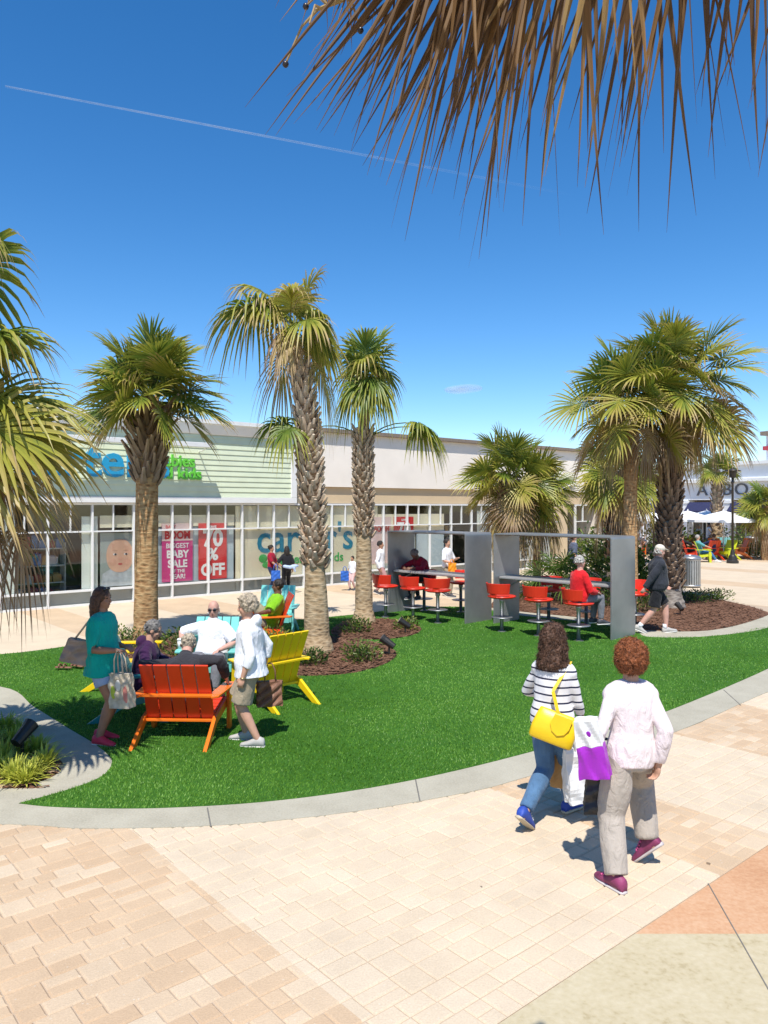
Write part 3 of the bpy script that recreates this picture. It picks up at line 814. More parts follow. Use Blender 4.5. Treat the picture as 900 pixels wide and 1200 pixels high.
lines(p, 0.92, [('BIGGEST', 1.40, 0.19, 0.003, 0.95), ('BABY', 1.13, 0.29, 0.01, 0.95), ('SALE', 0.86, 0.29, 0.01, 0.95), ('OF THE', 0.71, 0.13, 0.003, 1), ('YEAR!', 0.54, 0.18, 0.004, 1)], wht_p)
p = poster('percent_poster', 'red 70 % off poster in the window left of the beige panes', 5.22, 6.12, 0.46, 2.08, red_p)
lines(p, 0.90, [('SAVE', 1.94, 0.10, 0.003, 1), ('70', 1.42, 0.66, 0.022, 0.98), ('%', 1.02, 0.48, 0.018, 1), ('OFF', 0.58, 0.47, 0.018, 0.92)], wht_p)
p = poster('percent_poster', 'red 70 % off poster seen above the first metal table', 12.62, 13.55, 0.60, 2.2, red_p)
lines(p, 0.93, [('SAVE', 2.06, 0.10, 0.003, 1), ('70', 1.54, 0.66, 0.022, 0.98), ('%', 1.14, 0.48, 0.018, 1), ('OFF', 0.70, 0.47, 0.018, 0.92)], wht_p)
p = poster('sale_poster', 'pale sale poster with red words behind the slim palm trunk', 11.60, 12.50, 0.60, 2.2, blush_p, -0.066)
text('lettering', 'BOOM', 0.27, red_p, p, (0.47, -0.011, 1.70), extrude=0.002, offset=0.01, align='CENTER', sx=0.86)

# picture of a baby: flat shapes on a sheet
p = poster('baby_picture', 'large photograph of a baby in grey on the window beside the dark pane', 2.42, 3.60, 0.44, 1.86, pmat('photo_grey', (0.30, 0.33, 0.31), 0.5, var=0.1, vs=2))
def flat(r, name, mat, pts, y, part=None):
    q = MB(); q.prism([(a, b) for a, b in pts], y, y + 0.003, Matrix(((1, 0, 0), (0, 0, -1), (0, 1, 0))))
    return q.build(name, mat, r)
def oval(cx, cz, a, b, n=28, e=2.0):
    out = []
    for k in range(n):
        c, s = math.cos(2 * PI * k / n), math.sin(2 * PI * k / n)
        out.append((cx + a * abs(c) ** (2 / e) * (1 if c >= 0 else -1), cz + b * abs(s) ** (2 / e) * (1 if s >= 0 else -1)))
    return out
skin_p = pmat('photo_skin', (0.62, 0.36, 0.25), 0.5, var=0.10, vs=3); skin_s = pmat('photo_cheek', (0.60, 0.32, 0.225), 0.5, var=0.05)
flat(p, 'clothes', pmat('photo_clothes', (0.42, 0.44, 0.46), 0.5, var=0.2, vs=8), [(0.02, 0.45), (1.12, 0.45), (1.10, 0.78), (0.82, 0.92), (0.30, 0.93), (0.06, 0.78)], 0.007)
flat(p, 'baby_head', skin_p, oval(0.52, 1.25, 0.36, 0.44, e=2.3)[:], 0.011)
for x in (0.33, 0.71): flat(p, 'cheek', skin_s, oval(x, 1.08, 0.10, 0.09), 0.0145)
for x in (0.39, 0.68):
    flat(p, 'eye_white', pmat('photo_eyewhite', (0.62, 0.6, 0.58), 0.5), oval(x, 1.29, 0.052, 0.028), 0.0145)
    flat(p, 'eye', pmat('photo_dark', (0.03, 0.025, 0.03), 0.4), oval(x + 0.01, 1.29, 0.028, 0.027), 0.018)
    flat(p, 'eyebrow', pmat('photo_brow', (0.50, 0.28, 0.19), 0.5), oval(x, 1.39, 0.075, 0.010), 0.0145)
flat(p, 'nose', skin_s, oval(0.53, 1.17, 0.065, 0.045), 0.0145)
flat(p, 'mouth', pmat('photo_lips', (0.45, 0.10, 0.09), 0.5), oval(0.53, 1.03, 0.06, 0.03), 0.0145)
# pictures of children on the right hand windows
def kid(s0, label, hair, shirt, trousers, skin):
    r = poster('child_picture', label, s0, s0 + 1.0, 0.46, 2.38, pmat('photo_white', (0.62, 0.62, 0.60), 0.5, var=0.04), -0.058)
    flat(r, 'trousers', trousers, [(0.30, 0.47), (0.70, 0.47), (0.68, 1.05), (0.32, 1.05)], 0.007)
    flat(r, 'shirt', shirt, [(0.30, 1.0), (0.70, 1.0), (0.72, 1.35), (0.84, 1.1), (0.92, 1.18), (0.76, 1.62), (0.58, 1.70), (0.42, 1.70), (0.24, 1.62), (0.08, 1.18), (0.16, 1.1), (0.28, 1.35)], 0.0105)
    flat(r, 'hair', hair, oval(0.5, 1.97, 0.21, 0.22), 0.007); flat(r, 'child_face', skin, oval(0.5, 1.90, 0.165, 0.20), 0.0105)
    for x in (0.44, 0.56): flat(r, 'eye', pmat('photo_dark', (0.03, 0.025, 0.03), 0.4), oval(x, 1.93, 0.02, 0.016), 0.014)
    flat(r, 'mouth', pmat('photo_lips', (0.45, 0.10, 0.09), 0.5), oval(0.5, 1.80, 0.05, 0.014), 0.014)
dk = pmat('photo_black', (0.03, 0.03, 0.035), 0.5); brn = pmat('photo_brownhair', (0.12, 0.06, 0.03), 0.5)
kid(17.0, 'window picture of a dark haired child in a grey top', dk, pmat('photo_greytop', (0.30, 0.28, 0.30), 0.5), pmat('photo_greyt', (0.35, 0.33, 0.33), 0.5), pmat('photo_skin2', (0.32, 0.18, 0.12), 0.5))
kid(18.1, 'window picture of a child in a yellow top', brn, pmat('photo_yellow', (0.68, 0.58, 0.05), 0.5), dk, skin_p)
kid(19.2, 'window picture of a brown haired child in black left of the slim stem', brn, dk, pmat('photo_black2', (0.05, 0.045, 0.05), 0.5), skin_p)
kid(20.3, 'window picture of a child in charcoal at the right end of the row', pmat('photo_fairhair', (0.30, 0.18, 0.09), 0.5), pmat('photo_charcoal', (0.07, 0.06, 0.065), 0.5), dk, skin_p)

# ------------------------------------------------------------------ white shops on the far right
FO = Vector((22.75, 45.0, 0)); FD = Vector((-0.5, 0.866, 0)); FRZ = math.atan2(FD.y, FD.x)   # local +x along, local +y is outwards (towards us)
far_white = pmat('far_white_wall', (0.74, 0.75, 0.76), 0.8, var=0.05, vs=0.6)
fs = thing('white_shop_building', 'long white shop front with square columns and navy awnings across the plaza', 'building', FO, FRZ)
def fb(mb, k0, k1, o0, o1, z0, z1): return mb.box(((k0 + k1) / 2, (o0 + o1) / 2, (z0 + z1) / 2), (k1 - k0, abs(o1 - o0), z1 - z0))
q = MB(); fb(q, -8, 24, -8, 0, 3.0, 5.25); q.build('wall', far_white, fs)
q = MB(); fb(q, -8, 24, 0.002, 0.35, 4.10, 4.28); fb(q, -8, 24, 0.002, 0.25, 5.12, 5.32); q.build('cornice', white, fs)
q = MB(); fb(q, -8, 24, -8, -1.4, 0, 2.99); q.build('back_wall', pmat('far_shop_dark_brown', (0.16, 0.13, 0.10), 0.6, var=0.4, vs=0.8), fs)  # dark brown back wall, uneven in tone
q = MB(); fb(q, -8, .9, -7.5, -1.2, 5.33, 6.9); q.build('upper_storey', far_white, fs)
q = MB(); fb(q, -8, 1.0, -1.198, -1.0, 6.0, 6.25); q.build('red_band', pmat('far_red', (0.42, 0.05, 0.06), 0.6), fs)
q = MB(); fb(q, -8, 1.1, -7.7, -0.9, 6.902, 7.15); q.build('upper_roof', brown_m, fs)
cols = [-3.4, -0.3, 2.78, 5.9, 9.0, 12.1, 15.2, 18.3]
for c in cols:
    q = MB(); fb(q, c - 0.32, c + 0.32, -0.5, 0.1, 0, 2.999); fb(q, c - 0.4, c + 0.4, -0.55, 0.16, 0.0, 0.25); fb(q, c - 0.38, c + 0.38, -0.54, 0.15, 2.78, 2.95)
    q.build('column', far_white, fs)
navy = pmat('awning_navy', (0.018, 0.022, 0.075), 0.8, var=0.1)
for a, b in zip(cols[:-1], cols[1:]):
    q = MB(); k0, k1 = a + 0.42, b - 0.42
    q.add([(k0, 0.05, 2.85), (k1, 0.05, 2.85), (k1, 0.55, 2.3), (k0, 0.55, 2.3), (k0, 0.05, 2.3), (k1, 0.05, 2.3), (k0, 0.55, 2.12), (k1, 0.55, 2.12)],
          [(0, 3, 2, 1), (0, 4, 3), (1, 2, 5), (3, 6, 7, 2)])
    q.build('awning', navy, fs)
    q = MB(); fb(q, k0, k1, -1.398, -1.36, 0.1, 2.4); wd = q.build('window', pmat('far_window', (0.05, 0.05, 0.05), 0.08, spec=0.8), fs)
    q = MB()
    for j in range(5): x = k0 + (k1 - k0) * j / 4; fb(q, x - 0.03, x + 0.03, -1.37, -1.3, 0.1, 2.4)
    q.build('frame', white, wd)
fsg = thing('shop_sign', 'dark grey serif capitals on the white wall across the plaza', 'sign', FO, FRZ)
# the wall is read from its outer side, so the writing runs the other way along it
text('lettering', 'A. BO', 1.05, pmat('far_letter', (0.10, 0.10, 0.11), 0.5), fsg, (4.9, 0.04, 3.28), rot=(PI / 2, 0, PI), extrude=0.03, sx=1.15, space=1.25)
# pale shop further back, in the gap between the cream shop and the palms
bk = thing('pale_shop_building', 'pale white shop far behind the palms right of the cream shop', 'building', (12.5, 66, 0), R(8))
q = MB(); q.box((6, 4, 2.9), (26, 8, 5.8)); q.build('wall', far_white, bk)
q = MB(); q.box((6, -0.25, 5.7), (26.4, 0.6, 0.35)); q.build('cornice', white, bk)
for k in range(6):
    q = MB(); q.box((-4 + k * 4, -0.05, 1.5), (2.6, 0.1, 2.6)); q.build('window', pmat('far_window', (0.05, 0.05, 0.05), 0.08, spec=0.8), bk)
hs_ = thing('hanging_sign', 'small pale blue sign board hanging at the right end of the cream shop', 'sign', W(712, 592, 36), 0)
q = MB(); q.box((0, 0, 0), (0.85, 0.06, 0.95)); q.build('board', pmat('sign_pale', (0.55, 0.62, 0.70), 0.5), hs_, bevel=0.01)
q = MB(); q.box((0, 0, 0.55), (0.95, 0.05, 0.05)); q.tube([(-0.46, 0, 0.5), (-0.46, 0, -2.6)], 0.03, 8); q.build('bracket', metal_dark, hs_)
# ================================================================== FURNITURE
def lacquer(name, c): return pmat(name, c, 0.32, var=0.06, vs=5, spec=0.5)
RED, ORG, YEL, TRQ, TEAL = lacquer('paint_red', (.66, .045, .010)), lacquer('paint_orange', (.78, .16, .010)), lacquer('paint_yellow', (.82, .56, .01)), lacquer('paint_turquoise', (.18, .58, .52)), lacquer('paint_teal', (.02, .22, .23))
def chair(label, loc, dirv, back_m, frame_m=None, group='slatted garden chairs on the lawn', scale=1.0, wide=.62):
    frame_m = frame_m or back_m
    root = thing('garden_chair', label, 'chair', loc, heading(*dirv), group); root.scale = (scale,) * 3
    hw = wide / 2
    for s in (-1, 1):
        x = s * (hw + .02)
        m = MB()      # sloping side board that turns down into the rear foot
        poly = [(.40, .30), (.40, .41), (-.12, .30), (-.55, .0), (-.42, .0), (-.09, .205)]
        M_ = Matrix(((0, 0, 1, x), (1, 0, 0, 0), (0, 1, 0, 0), (0, 0, 0, 1)))
        m.prism([(y, z) for y, z in poly], -.02, .02, M_)
        m.build('side_board', frame_m, root, bevel=.005)
        m = MB(); m.beam((s * (hw + .065), .36, 0), (s * (hw + .065), .33, .555), .10, .038, (0, 1, 0)); m.build('leg', frame_m, root, bevel=.005)
        m = MB(); m.prism([(s * (hw - .02), -.18), (s * (hw + .03), -.29), (s * (hw + .10), -.24), (s * (hw + .135), .30), (s * (hw + .11), .43), (s * (hw - .005), .43)][::(1 if s > 0 else -1)], .557, .583)
        m.build('arm', frame_m, root, bevel=.006)
    n = 5; w = (wide - .012 * (n - 1)) / n
    m = MB()
    for k in range(n):
        x = -hw + w / 2 + k * (w + .012)
        m.beam((x, -.04, .24), (x, -.165, .60), w, .024); m.beam((x, -.1655, .603), (x, -.315, .95), w, .024)
    m.build('backrest', back_m, root, bevel=.005)
    m = MB(); m.beam((-hw - .10, -.205, .57), (hw + .10, -.205, .57), .05, .03, (0, 1, .1)); m.beam((-hw, -.085, .25), (hw, -.085, .25), .05, .03, (0, 1, 0)); m.build('back_rail', frame_m, root, bevel=.004)
    m = MB()
    for k in range(6):
        y = .385 - k * .085; z = .418 - (.40 - y) * .205
        m.beam((-hw - .005, y, z), (hw + .005, y, z), .074, .022, (0, 1, .2))
    m.beam((-hw, .41, .345), (hw, .41, .345), .02, .11, (0, 1, 0))
    m.build('seat', back_m, root, bevel=.005)
    return root
CH = {}
CH['red'] = chair('red slatted chair with orange frame, back turned to us, holding the man in charcoal', (-2.22, 8.36, 0), (.04, 1), RED, ORG, wide=.74); CH['red'].scale = (1, 1, .92)
CH['teal'] = chair('dark teal chair holding the man in a purple hoodie', (-2.98, 9.22, 0), (.98, .12), TEAL, wide=.60)
CH['turq'] = chair('turquoise chair facing us under the man in a white polo', (-2.42, 10.75, 0), (-.02, -1), TRQ)
CH['yellow'] = chair('bright yellow chair standing empty, back turned to the mulch bed', (-1.42, 9.84, 0), (-.72, .69), YEL)
CH['orange'] = chair('orange chair holding the man in the green shirt by the ragged palm', (-2.02, 14.0, 0), (-.96, -.25), RED, ORG)
CH['turq2'] = chair('pale turquoise empty chair facing us in front of the strolling couple', (-2.17, 15.2, 0), (-.06, -1), TRQ, wide=.7)
CH['yellow2'] = chair('yellow chair almost hidden behind the woman in teal', (-3.66, 10.75, 0), (1, .05), YEL)

# ---- bar tables under bent metal arches, with fixed stools
steel = pmat('brushed_steel', (.42, .43, .44), .42, .85, var=.10, vs=3, bump=.04, bs=90)
galv = pmat('painted_grey_steel', (.29, .295, .295), .40, .5, var=.10, vs=2.5)
top_m = pmat('tabletop_grey', (.40, .39, .38), .35, .3, var=.08, vs=3)
redm = lacquer('seat_red', (.70, .035, .015))
AX = Vector((.69, -.724, 0)); WX = Vector((.724, .69, 0))
def arch_table(label, right_c, span):
    """local x runs along the table from left to right, local y away from us"""
    root = thing('arch_table', label, 'table', Vector(right_c) - AX * span / 2, math.atan2(AX.y, AX.x), 'tables under bent metal arches')
    h, w_, t, rad = 1.98, .90, .03, .05
    a = span / 2 + .04
    prof = [(-a, 0), (-a, h - rad)] + [(-a + rad - rad * math.cos(q), h - rad + rad * math.sin(q)) for q in (R(22), R(45), R(68))] + [(-a + rad, h), (a - rad, h)] + \
           [(a - rad + rad * math.sin(q), h - rad + rad * math.cos(q)) for q in (R(22), R(45), R(68))] + [(a, h - rad), (a, 0)]
    m = MB(); vs, fs = [], []
    nP = len(prof)
    for i, (x, z) in enumerate(prof):
        p0 = Vector(prof[max(0, i - 1)]); p1 = Vector(prof[min(nP - 1, i + 1)])
        d = (p1 - p0).normalized(); nrm = Vector((d.y, -d.x))     # inward
        xi, zi = x + nrm.x * t, z + nrm.y * t
        vs += [(x, -w_ / 2, z), (x, w_ / 2, z), (xi, w_ / 2, zi), (xi, -w_ / 2, zi)]
        if i:
            b = (i - 1) * 4
            for k in range(4): fs.append((b + k, b + (k + 1) % 4, b + 4 + (k + 1) % 4, b + 4 + k))
    fs += [(0, 3, 2, 1), tuple(nP * 4 - 4 + k for k in range(4))]
    m.add(vs, fs); m.build('arch', galv, root, bevel=.003)
    m = MB(); m.box((0, 0, 1.015), (span - .015, .62, .05)); m.build('tabletop', top_m, root, bevel=.012)
    for s in (-1, 1):
        m = MB(); m.beam((s * (span / 2 - .006), 0, .80), (s * (span / 2 - .40), 0, .985), .06, .03, (0, 1, 0)); m.build('bracket', galv, root, bevel=.003)
    m = MB(); m.box((0, 0, h - t - .007), (span - .12, .86, .008)); m.build('soffit_board', pmat('board_brown', (.25, .12, .07), .6, var=.25, vs=6), root)
    m = MB()
    for s in (-1, 1): m.box((s * (span / 2 + .035), 0, .006), (.16, w_ + .1, .012))
    m.build('foot_plate', steel, root)
    return root
T1 = arch_table('long bar table under the left metal arch, behind the slim palm', (2.06, 16.75, 0), 2.35)
T2 = arch_table('long bar table under the right metal arch, in front of the mulch bed', (4.62, 14.75, 0), 2.75)
def stool(label, pos, face):
    """local y looks the way the sitter looks"""
    root = thing('bar_stool', label, 'stool', pos, heading(*face), 'red bar stools round the tables')
    m = MB(); m.lathe([(.001, 0), (.20, 0), (.20, .014), (.10, .022), (.055, .04), (.001, .042)], n=24); m.build('base_plate', steel, root, smooth=False)
    m = MB(); m.lathe([(.038, .03), (.038, .60), (.055, .62), (.055, .70), (.001, .70)], n=16); m.build('pedestal', steel, root, smooth=True)
    m = MB(); m.lathe([(.05, .285), (.20, .30), (.225, .31), (.20, .322), (.05, .315)], n=24); m.build('footrest', steel, root, smooth=True)
    m = MB(); m.lathe([(.05, .695), (.24, .70), (.285, .722), (.29, .745), (.25, .757), (.10, .745), (.001, .742)], n=28); m.build('seat', redm, root, smooth=True)
    m = MB()       # bent back band with two uprights
    vs, fs = [], []
    K = 12
    for k in range(K + 1):
        q = R(198) + R(144) * k / K
        for rr, z in ((.285, .80), (.315, 1.01), (.292, 1.01), (.262, .80)):
            vs.append((rr * math.cos(q), rr * math.sin(q) - .015, z))
        if k:
            b = (k - 1) * 4
            for j in range(4): fs.append((b + j, b + 4 + j, b + 4 + (j + 1) % 4, b + (j + 1) % 4))
    fs += [(0, 1, 2, 3), (K * 4 + 3, K * 4 + 2, K * 4 + 1, K * 4)]
    m.add(vs, fs)
    m.build('backrest', redm, root, bevel=.006)
    m = MB(); m.beam((0, -.27, .73), (0, -.285, .86), .16, .022); m.build('back_support', redm, root, bevel=.004)
    return root
fw = (WX.x, WX.y); bw = (-WX.x, -WX.y)
def nxt(p, k): q = Vector(p); return q
ST = [('left end stool of the near row at the left table, half behind the slim palm', G(452, 724), fw), ('middle stool of the near row at the left table', G(484, 727.5), fw), ('right stool of the near row at the left table, turned to show its side', G(513, 731), (.2, .98)),
      ('far side stool at the left table, right of the man in maroon', G(540, 718), bw), ('far side stool at the left table under the man in maroon', Vector((.98, 18.55, 0)), bw),
      ('left stool of the near row at the right table, against the middle pillars', G(588, 741), fw), ('middle stool of the near row at the right table, its red back to us', G(631, 746), fw), ('right stool of the near row at the right table, under the man in red', G(678, 752), (.93, .36)),
      ('far side stool at the right table, left one', G(643, 730), bw), ('far side stool at the right table, right one', G(687, 733), bw), ('far side stool by the right leg of the right table', Vector((5.25, 15.9, 0)), bw)]
for a in ST: stool(*a)

# ---- litter bins, lamps, umbrellas, small things
bin_m = pmat('bin_steel', (.45, .45, .44), .38, .8, var=.08)
def bin_(label, pos, s=1.0):
    root = thing('litter_bin', label, 'litter bin', pos, 0, 'steel litter bins'); root.scale = (s,) * 3
    m = MB(); m.lathe([(.27, .05), (.27, .86)], n=20); m.build('liner', pmat('bin_dark', (.10, .10, .10), .6), root, smooth=True)
    m = MB()
    for k in range(26):
        q = 2 * PI * k / 26; m.beam((.30 * math.cos(q), .30 * math.sin(q), .06), (.30 * math.cos(q), .30 * math.sin(q), .88), .052, .008, (-math.sin(q), math.cos(q), 0))
    m.build('slats', bin_m, root)
    m = MB(); m.lathe([(.312, .03), (.318, .06), (.312, .09), (.30, .09), (.30, .03)], n=26); m.build('hoop', bin_m, root, smooth=True); m = MB(); m.lathe([(.305, .85), (.32, .87), (.32, .90), (.30, .91), (.30, .85)], n=26); m.build('hoop', bin_m, root, smooth=True)
    m = MB(); m.lathe([(.33, .905), (.335, .93), (.29, .985), (.17, 1.02), (.13, 1.02), (.13, .96), (.30, .905)], n=26); m.build('lid', bin_m, root, smooth=True)
bin_('steel slatted litter bin just right of the grey shaggy trunk', G(809, 688))
bin_('steel litter bin far off by the orange chairs', G(881, 651))
def lamp(label, pos, h):
    root = thing('street_lamp', label, 'street lamp', pos, 0, 'dark street lamps'); root.scale = (1, 1, h / 4.0)
    m = MB(); m.lathe([(.26, 0), (.26, .10), (.20, .14), (.17, .30), (.11, .36), (.08, .52), (.06, .58)], n=12); m.build('base', metal_dark, root)
    m = MB(); m.lathe([(.055, .5), (.048, 3.35), (.07, 3.38), (.07, 3.44), (.045, 3.46), (.05, 3.6)], n=12); m.build('pole', metal_dark, root, smooth=True)
    m = MB(); m.lathe([(.05, 3.58), (.14, 3.62), (.19, 3.84), (.19, 3.86), (.001, 3.86)], n=8); m.build('lantern_cage', metal_dark, root)
    m = MB(); m.lathe([(.20, 3.862), (.34, 3.875), (.36, 3.90), (.12, 3.96), (.03, 4.0), (.001, 4.04)], n=16); m.build('lamp_shade', metal_dark, root, smooth=True)
lamp('dark street lamp standing alone on the right plaza', G(858.5, 660), 4.3)
g0 = G(766, 655); lamp('dark street lamp partly hidden between the two big palm trunks', g0, 4.2)
umb_m = pmat('umbrella_white', (.80, .80, .79), .9, var=.03)
def umbrella(label, pos, s=1.0):
    root = thing('umbrella', label, 'umbrella', pos, 0.3, 'white umbrellas over the far seats')
    m = MB(); n = 8; rr = 1.5 * s
    vs = [(0, 0, 2.36)] + [(rr * math.cos(2 * PI * k / n), rr * math.sin(2 * PI * k / n), 1.92) for k in range(n)] + [(rr * math.cos(2 * PI * k / n), rr * math.sin(2 * PI * k / n), 1.80) for k in range(n)]
    m.add(vs, [(0, 1 + k, 1 + (k + 1) % n) for k in range(n)] + [(1 + k, 9 + k, 9 + (k + 1) % n, 1 + (k + 1) % n) for k in range(n)])
    m.build('canopy', umb_m, root)
    m = MB(); m.tube([(0, 0, 0), (0, 0, 2.44)], .028, 8); m.build('pole', pmat('pole_white', (.7, .7, .7), .4), root)
    m = MB()
    for k in range(n): q = 2 * PI * k / n; m.tube([(0, 0, 2.32), (rr * .97 * math.cos(q), rr * .97 * math.sin(q), 1.89)], .012, 5)
    m.build('ribs', pmat('pole_white', (.7, .7, .7), .4), root)
    m = MB(); m.lathe([(.30, 0), (.30, .06), (.06, .1)], n=14); m.build('base', metal_dark, root)
def ump(px, Y): g = W(px, 600, Y); return (g.x, Y, 0)
umbrella('white umbrella just right of the grey palm trunk', ump(806, 39.5)); umbrella('widest white umbrella left of the dark lamp post', ump(848, 37.5), 1.15); umbrella('white umbrella half behind the grey palm trunk', ump(757, 41))
umbrella('white umbrella behind the widest one, before the navy awnings', ump(828, 43))
# low walls of the far planters
for lab, px, Y, L_ in (('low pale planter wall behind the far seats on the left', 778, 42, 6.0), ('low reddish planter wall at the right edge', 905, 44, 8.0)):
    g = W(px, 640, Y); root = thing('planter_wall', lab, 'low wall', (g.x, Y, 0), R(8), 'far planter walls')
    m = MB(); m.box((0, 0, .25), (L_, .4, .5)); m.build('wall', pmat('planter_stone' if px < 800 else 'planter_brick', (.55, .48, .40) if px < 800 else (.42, .22, .13), .9, var=.15), root)
    m = MB(); m.box((0, 0, .53), (L_ + .1, .5, .06)); m.build('coping', white if px < 800 else tan_m, root, bevel=.01)
# far chairs of the second seating area
FAR = [('red chair far off, left of the grey trunk', 741, 36, RED, (.5, -1)), ('orange chair far off, just left of the grey trunk', 748, 39, ORG, (-.4, -1)), ('red chair far off, just right of the grey trunk', 803, 36.5, RED, (1, .2)), ('red chair far off behind the yellow green one', 812, 39, RED, (.2, -1)),
       ('yellow green chair far off under the sitter in blue jeans', 822, 35.2, lacquer('paint_lime', (.55, .60, .02)), (.9, -.3)), ('red chair far off, left of the dark lamp post', 834, 36.5, RED, (-.2, 1)), ('orange red chair far off, second left of the dark lamp post', 840, 38.5, ORG, (.1, -1)),
       ('teal chair far off behind the dark lamp post', 849, 39.5, TEAL, (-.3, -1)), ('yellow green chair far off touching the dark lamp post', 853, 36.6, lacquer('paint_lime', (.55, .60, .02)), (-.9, -.4)), ('orange chair far off, right of the dark lamp post', 868, 37.2, ORG, (-1, .1)), ('orange chair far off beside the far bin', 874, 38.5, ORG, (-.8, -.5))]
for lab, px, Y, mt, dv in FAR:
    g = W(px, 600, Y); chair(lab, (g.x, Y, 0), dv, mt, None, 'bright chairs across the plaza', 1.0)
# landscape spotlights
def spot(label, pos, dv, s=1.0):
    root = thing('garden_spotlight', label, 'spotlight', pos, heading(*dv), 'small dark spotlights in the beds'); root.scale = (s,) * 3
    m = MB(); m.tube([(0, 0, -.03), (0, 0, .12)], .012, 8); m.build('stake', metal_dark, root)
    m = MB(); m.tube([(0, -.06, .12), (0, .05, .19), (0, .085, .215)], [.036, .045, .052], 12); m.build('housing', metal_dark, root, smooth=False)
    m = MB(); m.tube([(0, .0855, .2155), (0, .088, .217)], [.042, .042], 12); m.build('lens', pmat('lens', (.2, .2, .2), .1), root)
for lab, px, dv, s in (('dark spotlight in the near left planter', (26, 889), (.3, .9), 1.5), ('dark spotlight at the right end of the ragged palm bed', (456, 770), (-1, .3), 1.5), ('dark spotlight at the right end of the slim palm bed', (475, 744), (-1, 0), 1.4), ('dark spotlight beside the smooth palm trunk', (188, 763), (-1, .2), 1.8),
        ('small dark spotlight in front of the grey palm', (797, 722), (-.3, 1), 1.3)):
    spot(lab, G(*px), dv, s)
# cup on the turquoise chair arm, sandals on the lawn
root = thing('cup', 'white cup standing on the arm of the turquoise chair', 'cup', (-2.83, 10.55, .585), 0)
m = MB(); m.lathe([(.032, 0), (.042, .11), (.001, .11)], n=16); m.build('cup_body', pmat('cup_white', (.7, .7, .68), .5), root, smooth=True)
m = MB(); m.lathe([(.046, .112), (.046, .125), (.036, .14), (.001, .142)], n=16); m.build('lid', pmat('lid_white', (.78, .78, .76), .4), root, smooth=True)
for k, (dx, dy, a) in enumerate(((0, 0, .2), (.16, .12, -.15))):
    g = G(75, 787); root = thing('sandal', 'brown leather sandal lying on the shaded grass behind the woman in teal', 'sandal', (g.x + dx, g.y + dy, .05), R(70) + a, 'pair of sandals')
    m = MB(); m.loft([(Vector((0, y, .014)), Vector((w_, 0, 0)), Vector((0, 0, .014))) for y, w_ in ((-.13, .02), (-.11, .035), (-.05, .036), (.02, .038), (.09, .046), (.13, .035), (.145, .012))], 12); m.build('sole', pmat('leather_brown', (.20, .09, .05), .6), root, smooth=True)
    m = MB()
    for y in (-.02, .06): m.tube([(-.045, y, .02), (-.03, y + .01, .055), (0, y + .015, .068), (.03, y + .01, .055), (.045, y, .02)], .012, 6)
    m.build('strap', pmat('leather_brown', (.20, .09, .05), .6), root, smooth=True)
# ================================================================== PEOPLE
SK = {'fair': skin_tone('skin_fair', (.52, .29, .20)), 'pink': skin_tone('skin_pink', (.55, .30, .23)), 'tan': skin_tone('skin_tan', (.34, .165, .10)), 'brown': skin_tone('skin_brown', (.16, .075, .045)), 'mid': skin_tone('skin_mid', (.42, .22, .14))}
HAIR = {'brown': (.085, .042, .024), 'auburn': (.24, .075, .025), 'grey': (.36, .34, .31), 'white': (.60, .57, .52), 'dark': (.022, .017, .014), 'blondgrey': (.36, .30, .22), 'darkgrey': (.16, .15, .14)}
def hairmat(k):
    key = ('hair', k)
    if key not in _M:
        c = HAIR[k]
        _M[key] = pmat('hair_' + k, c, .55, var=.55, vs=38, bump=.9, bs=75, spec=.35)
    return _M[key]
eye_m = pmat('eye_dark', (.02, .015, .012), .2); lip_m = pmat('lips', (.38, .13, .10), .5)

def ik(a, t, l1, l2, hint):
    d = t - a; L_ = min(d.length, (l1 + l2) * .9985); n = d.normalized()
    x = (l1 * l1 - l2 * l2 + L_ * L_) / (2 * L_); hh = math.sqrt(max(l1 * l1 - x * x, 0))
    h = Vector(hint) - n * Vector(hint).dot(n)
    if h.length < 1e-5: h = n.orthogonal()
    h.normalize()
    return a + n * x + h * hh, a + n * L_

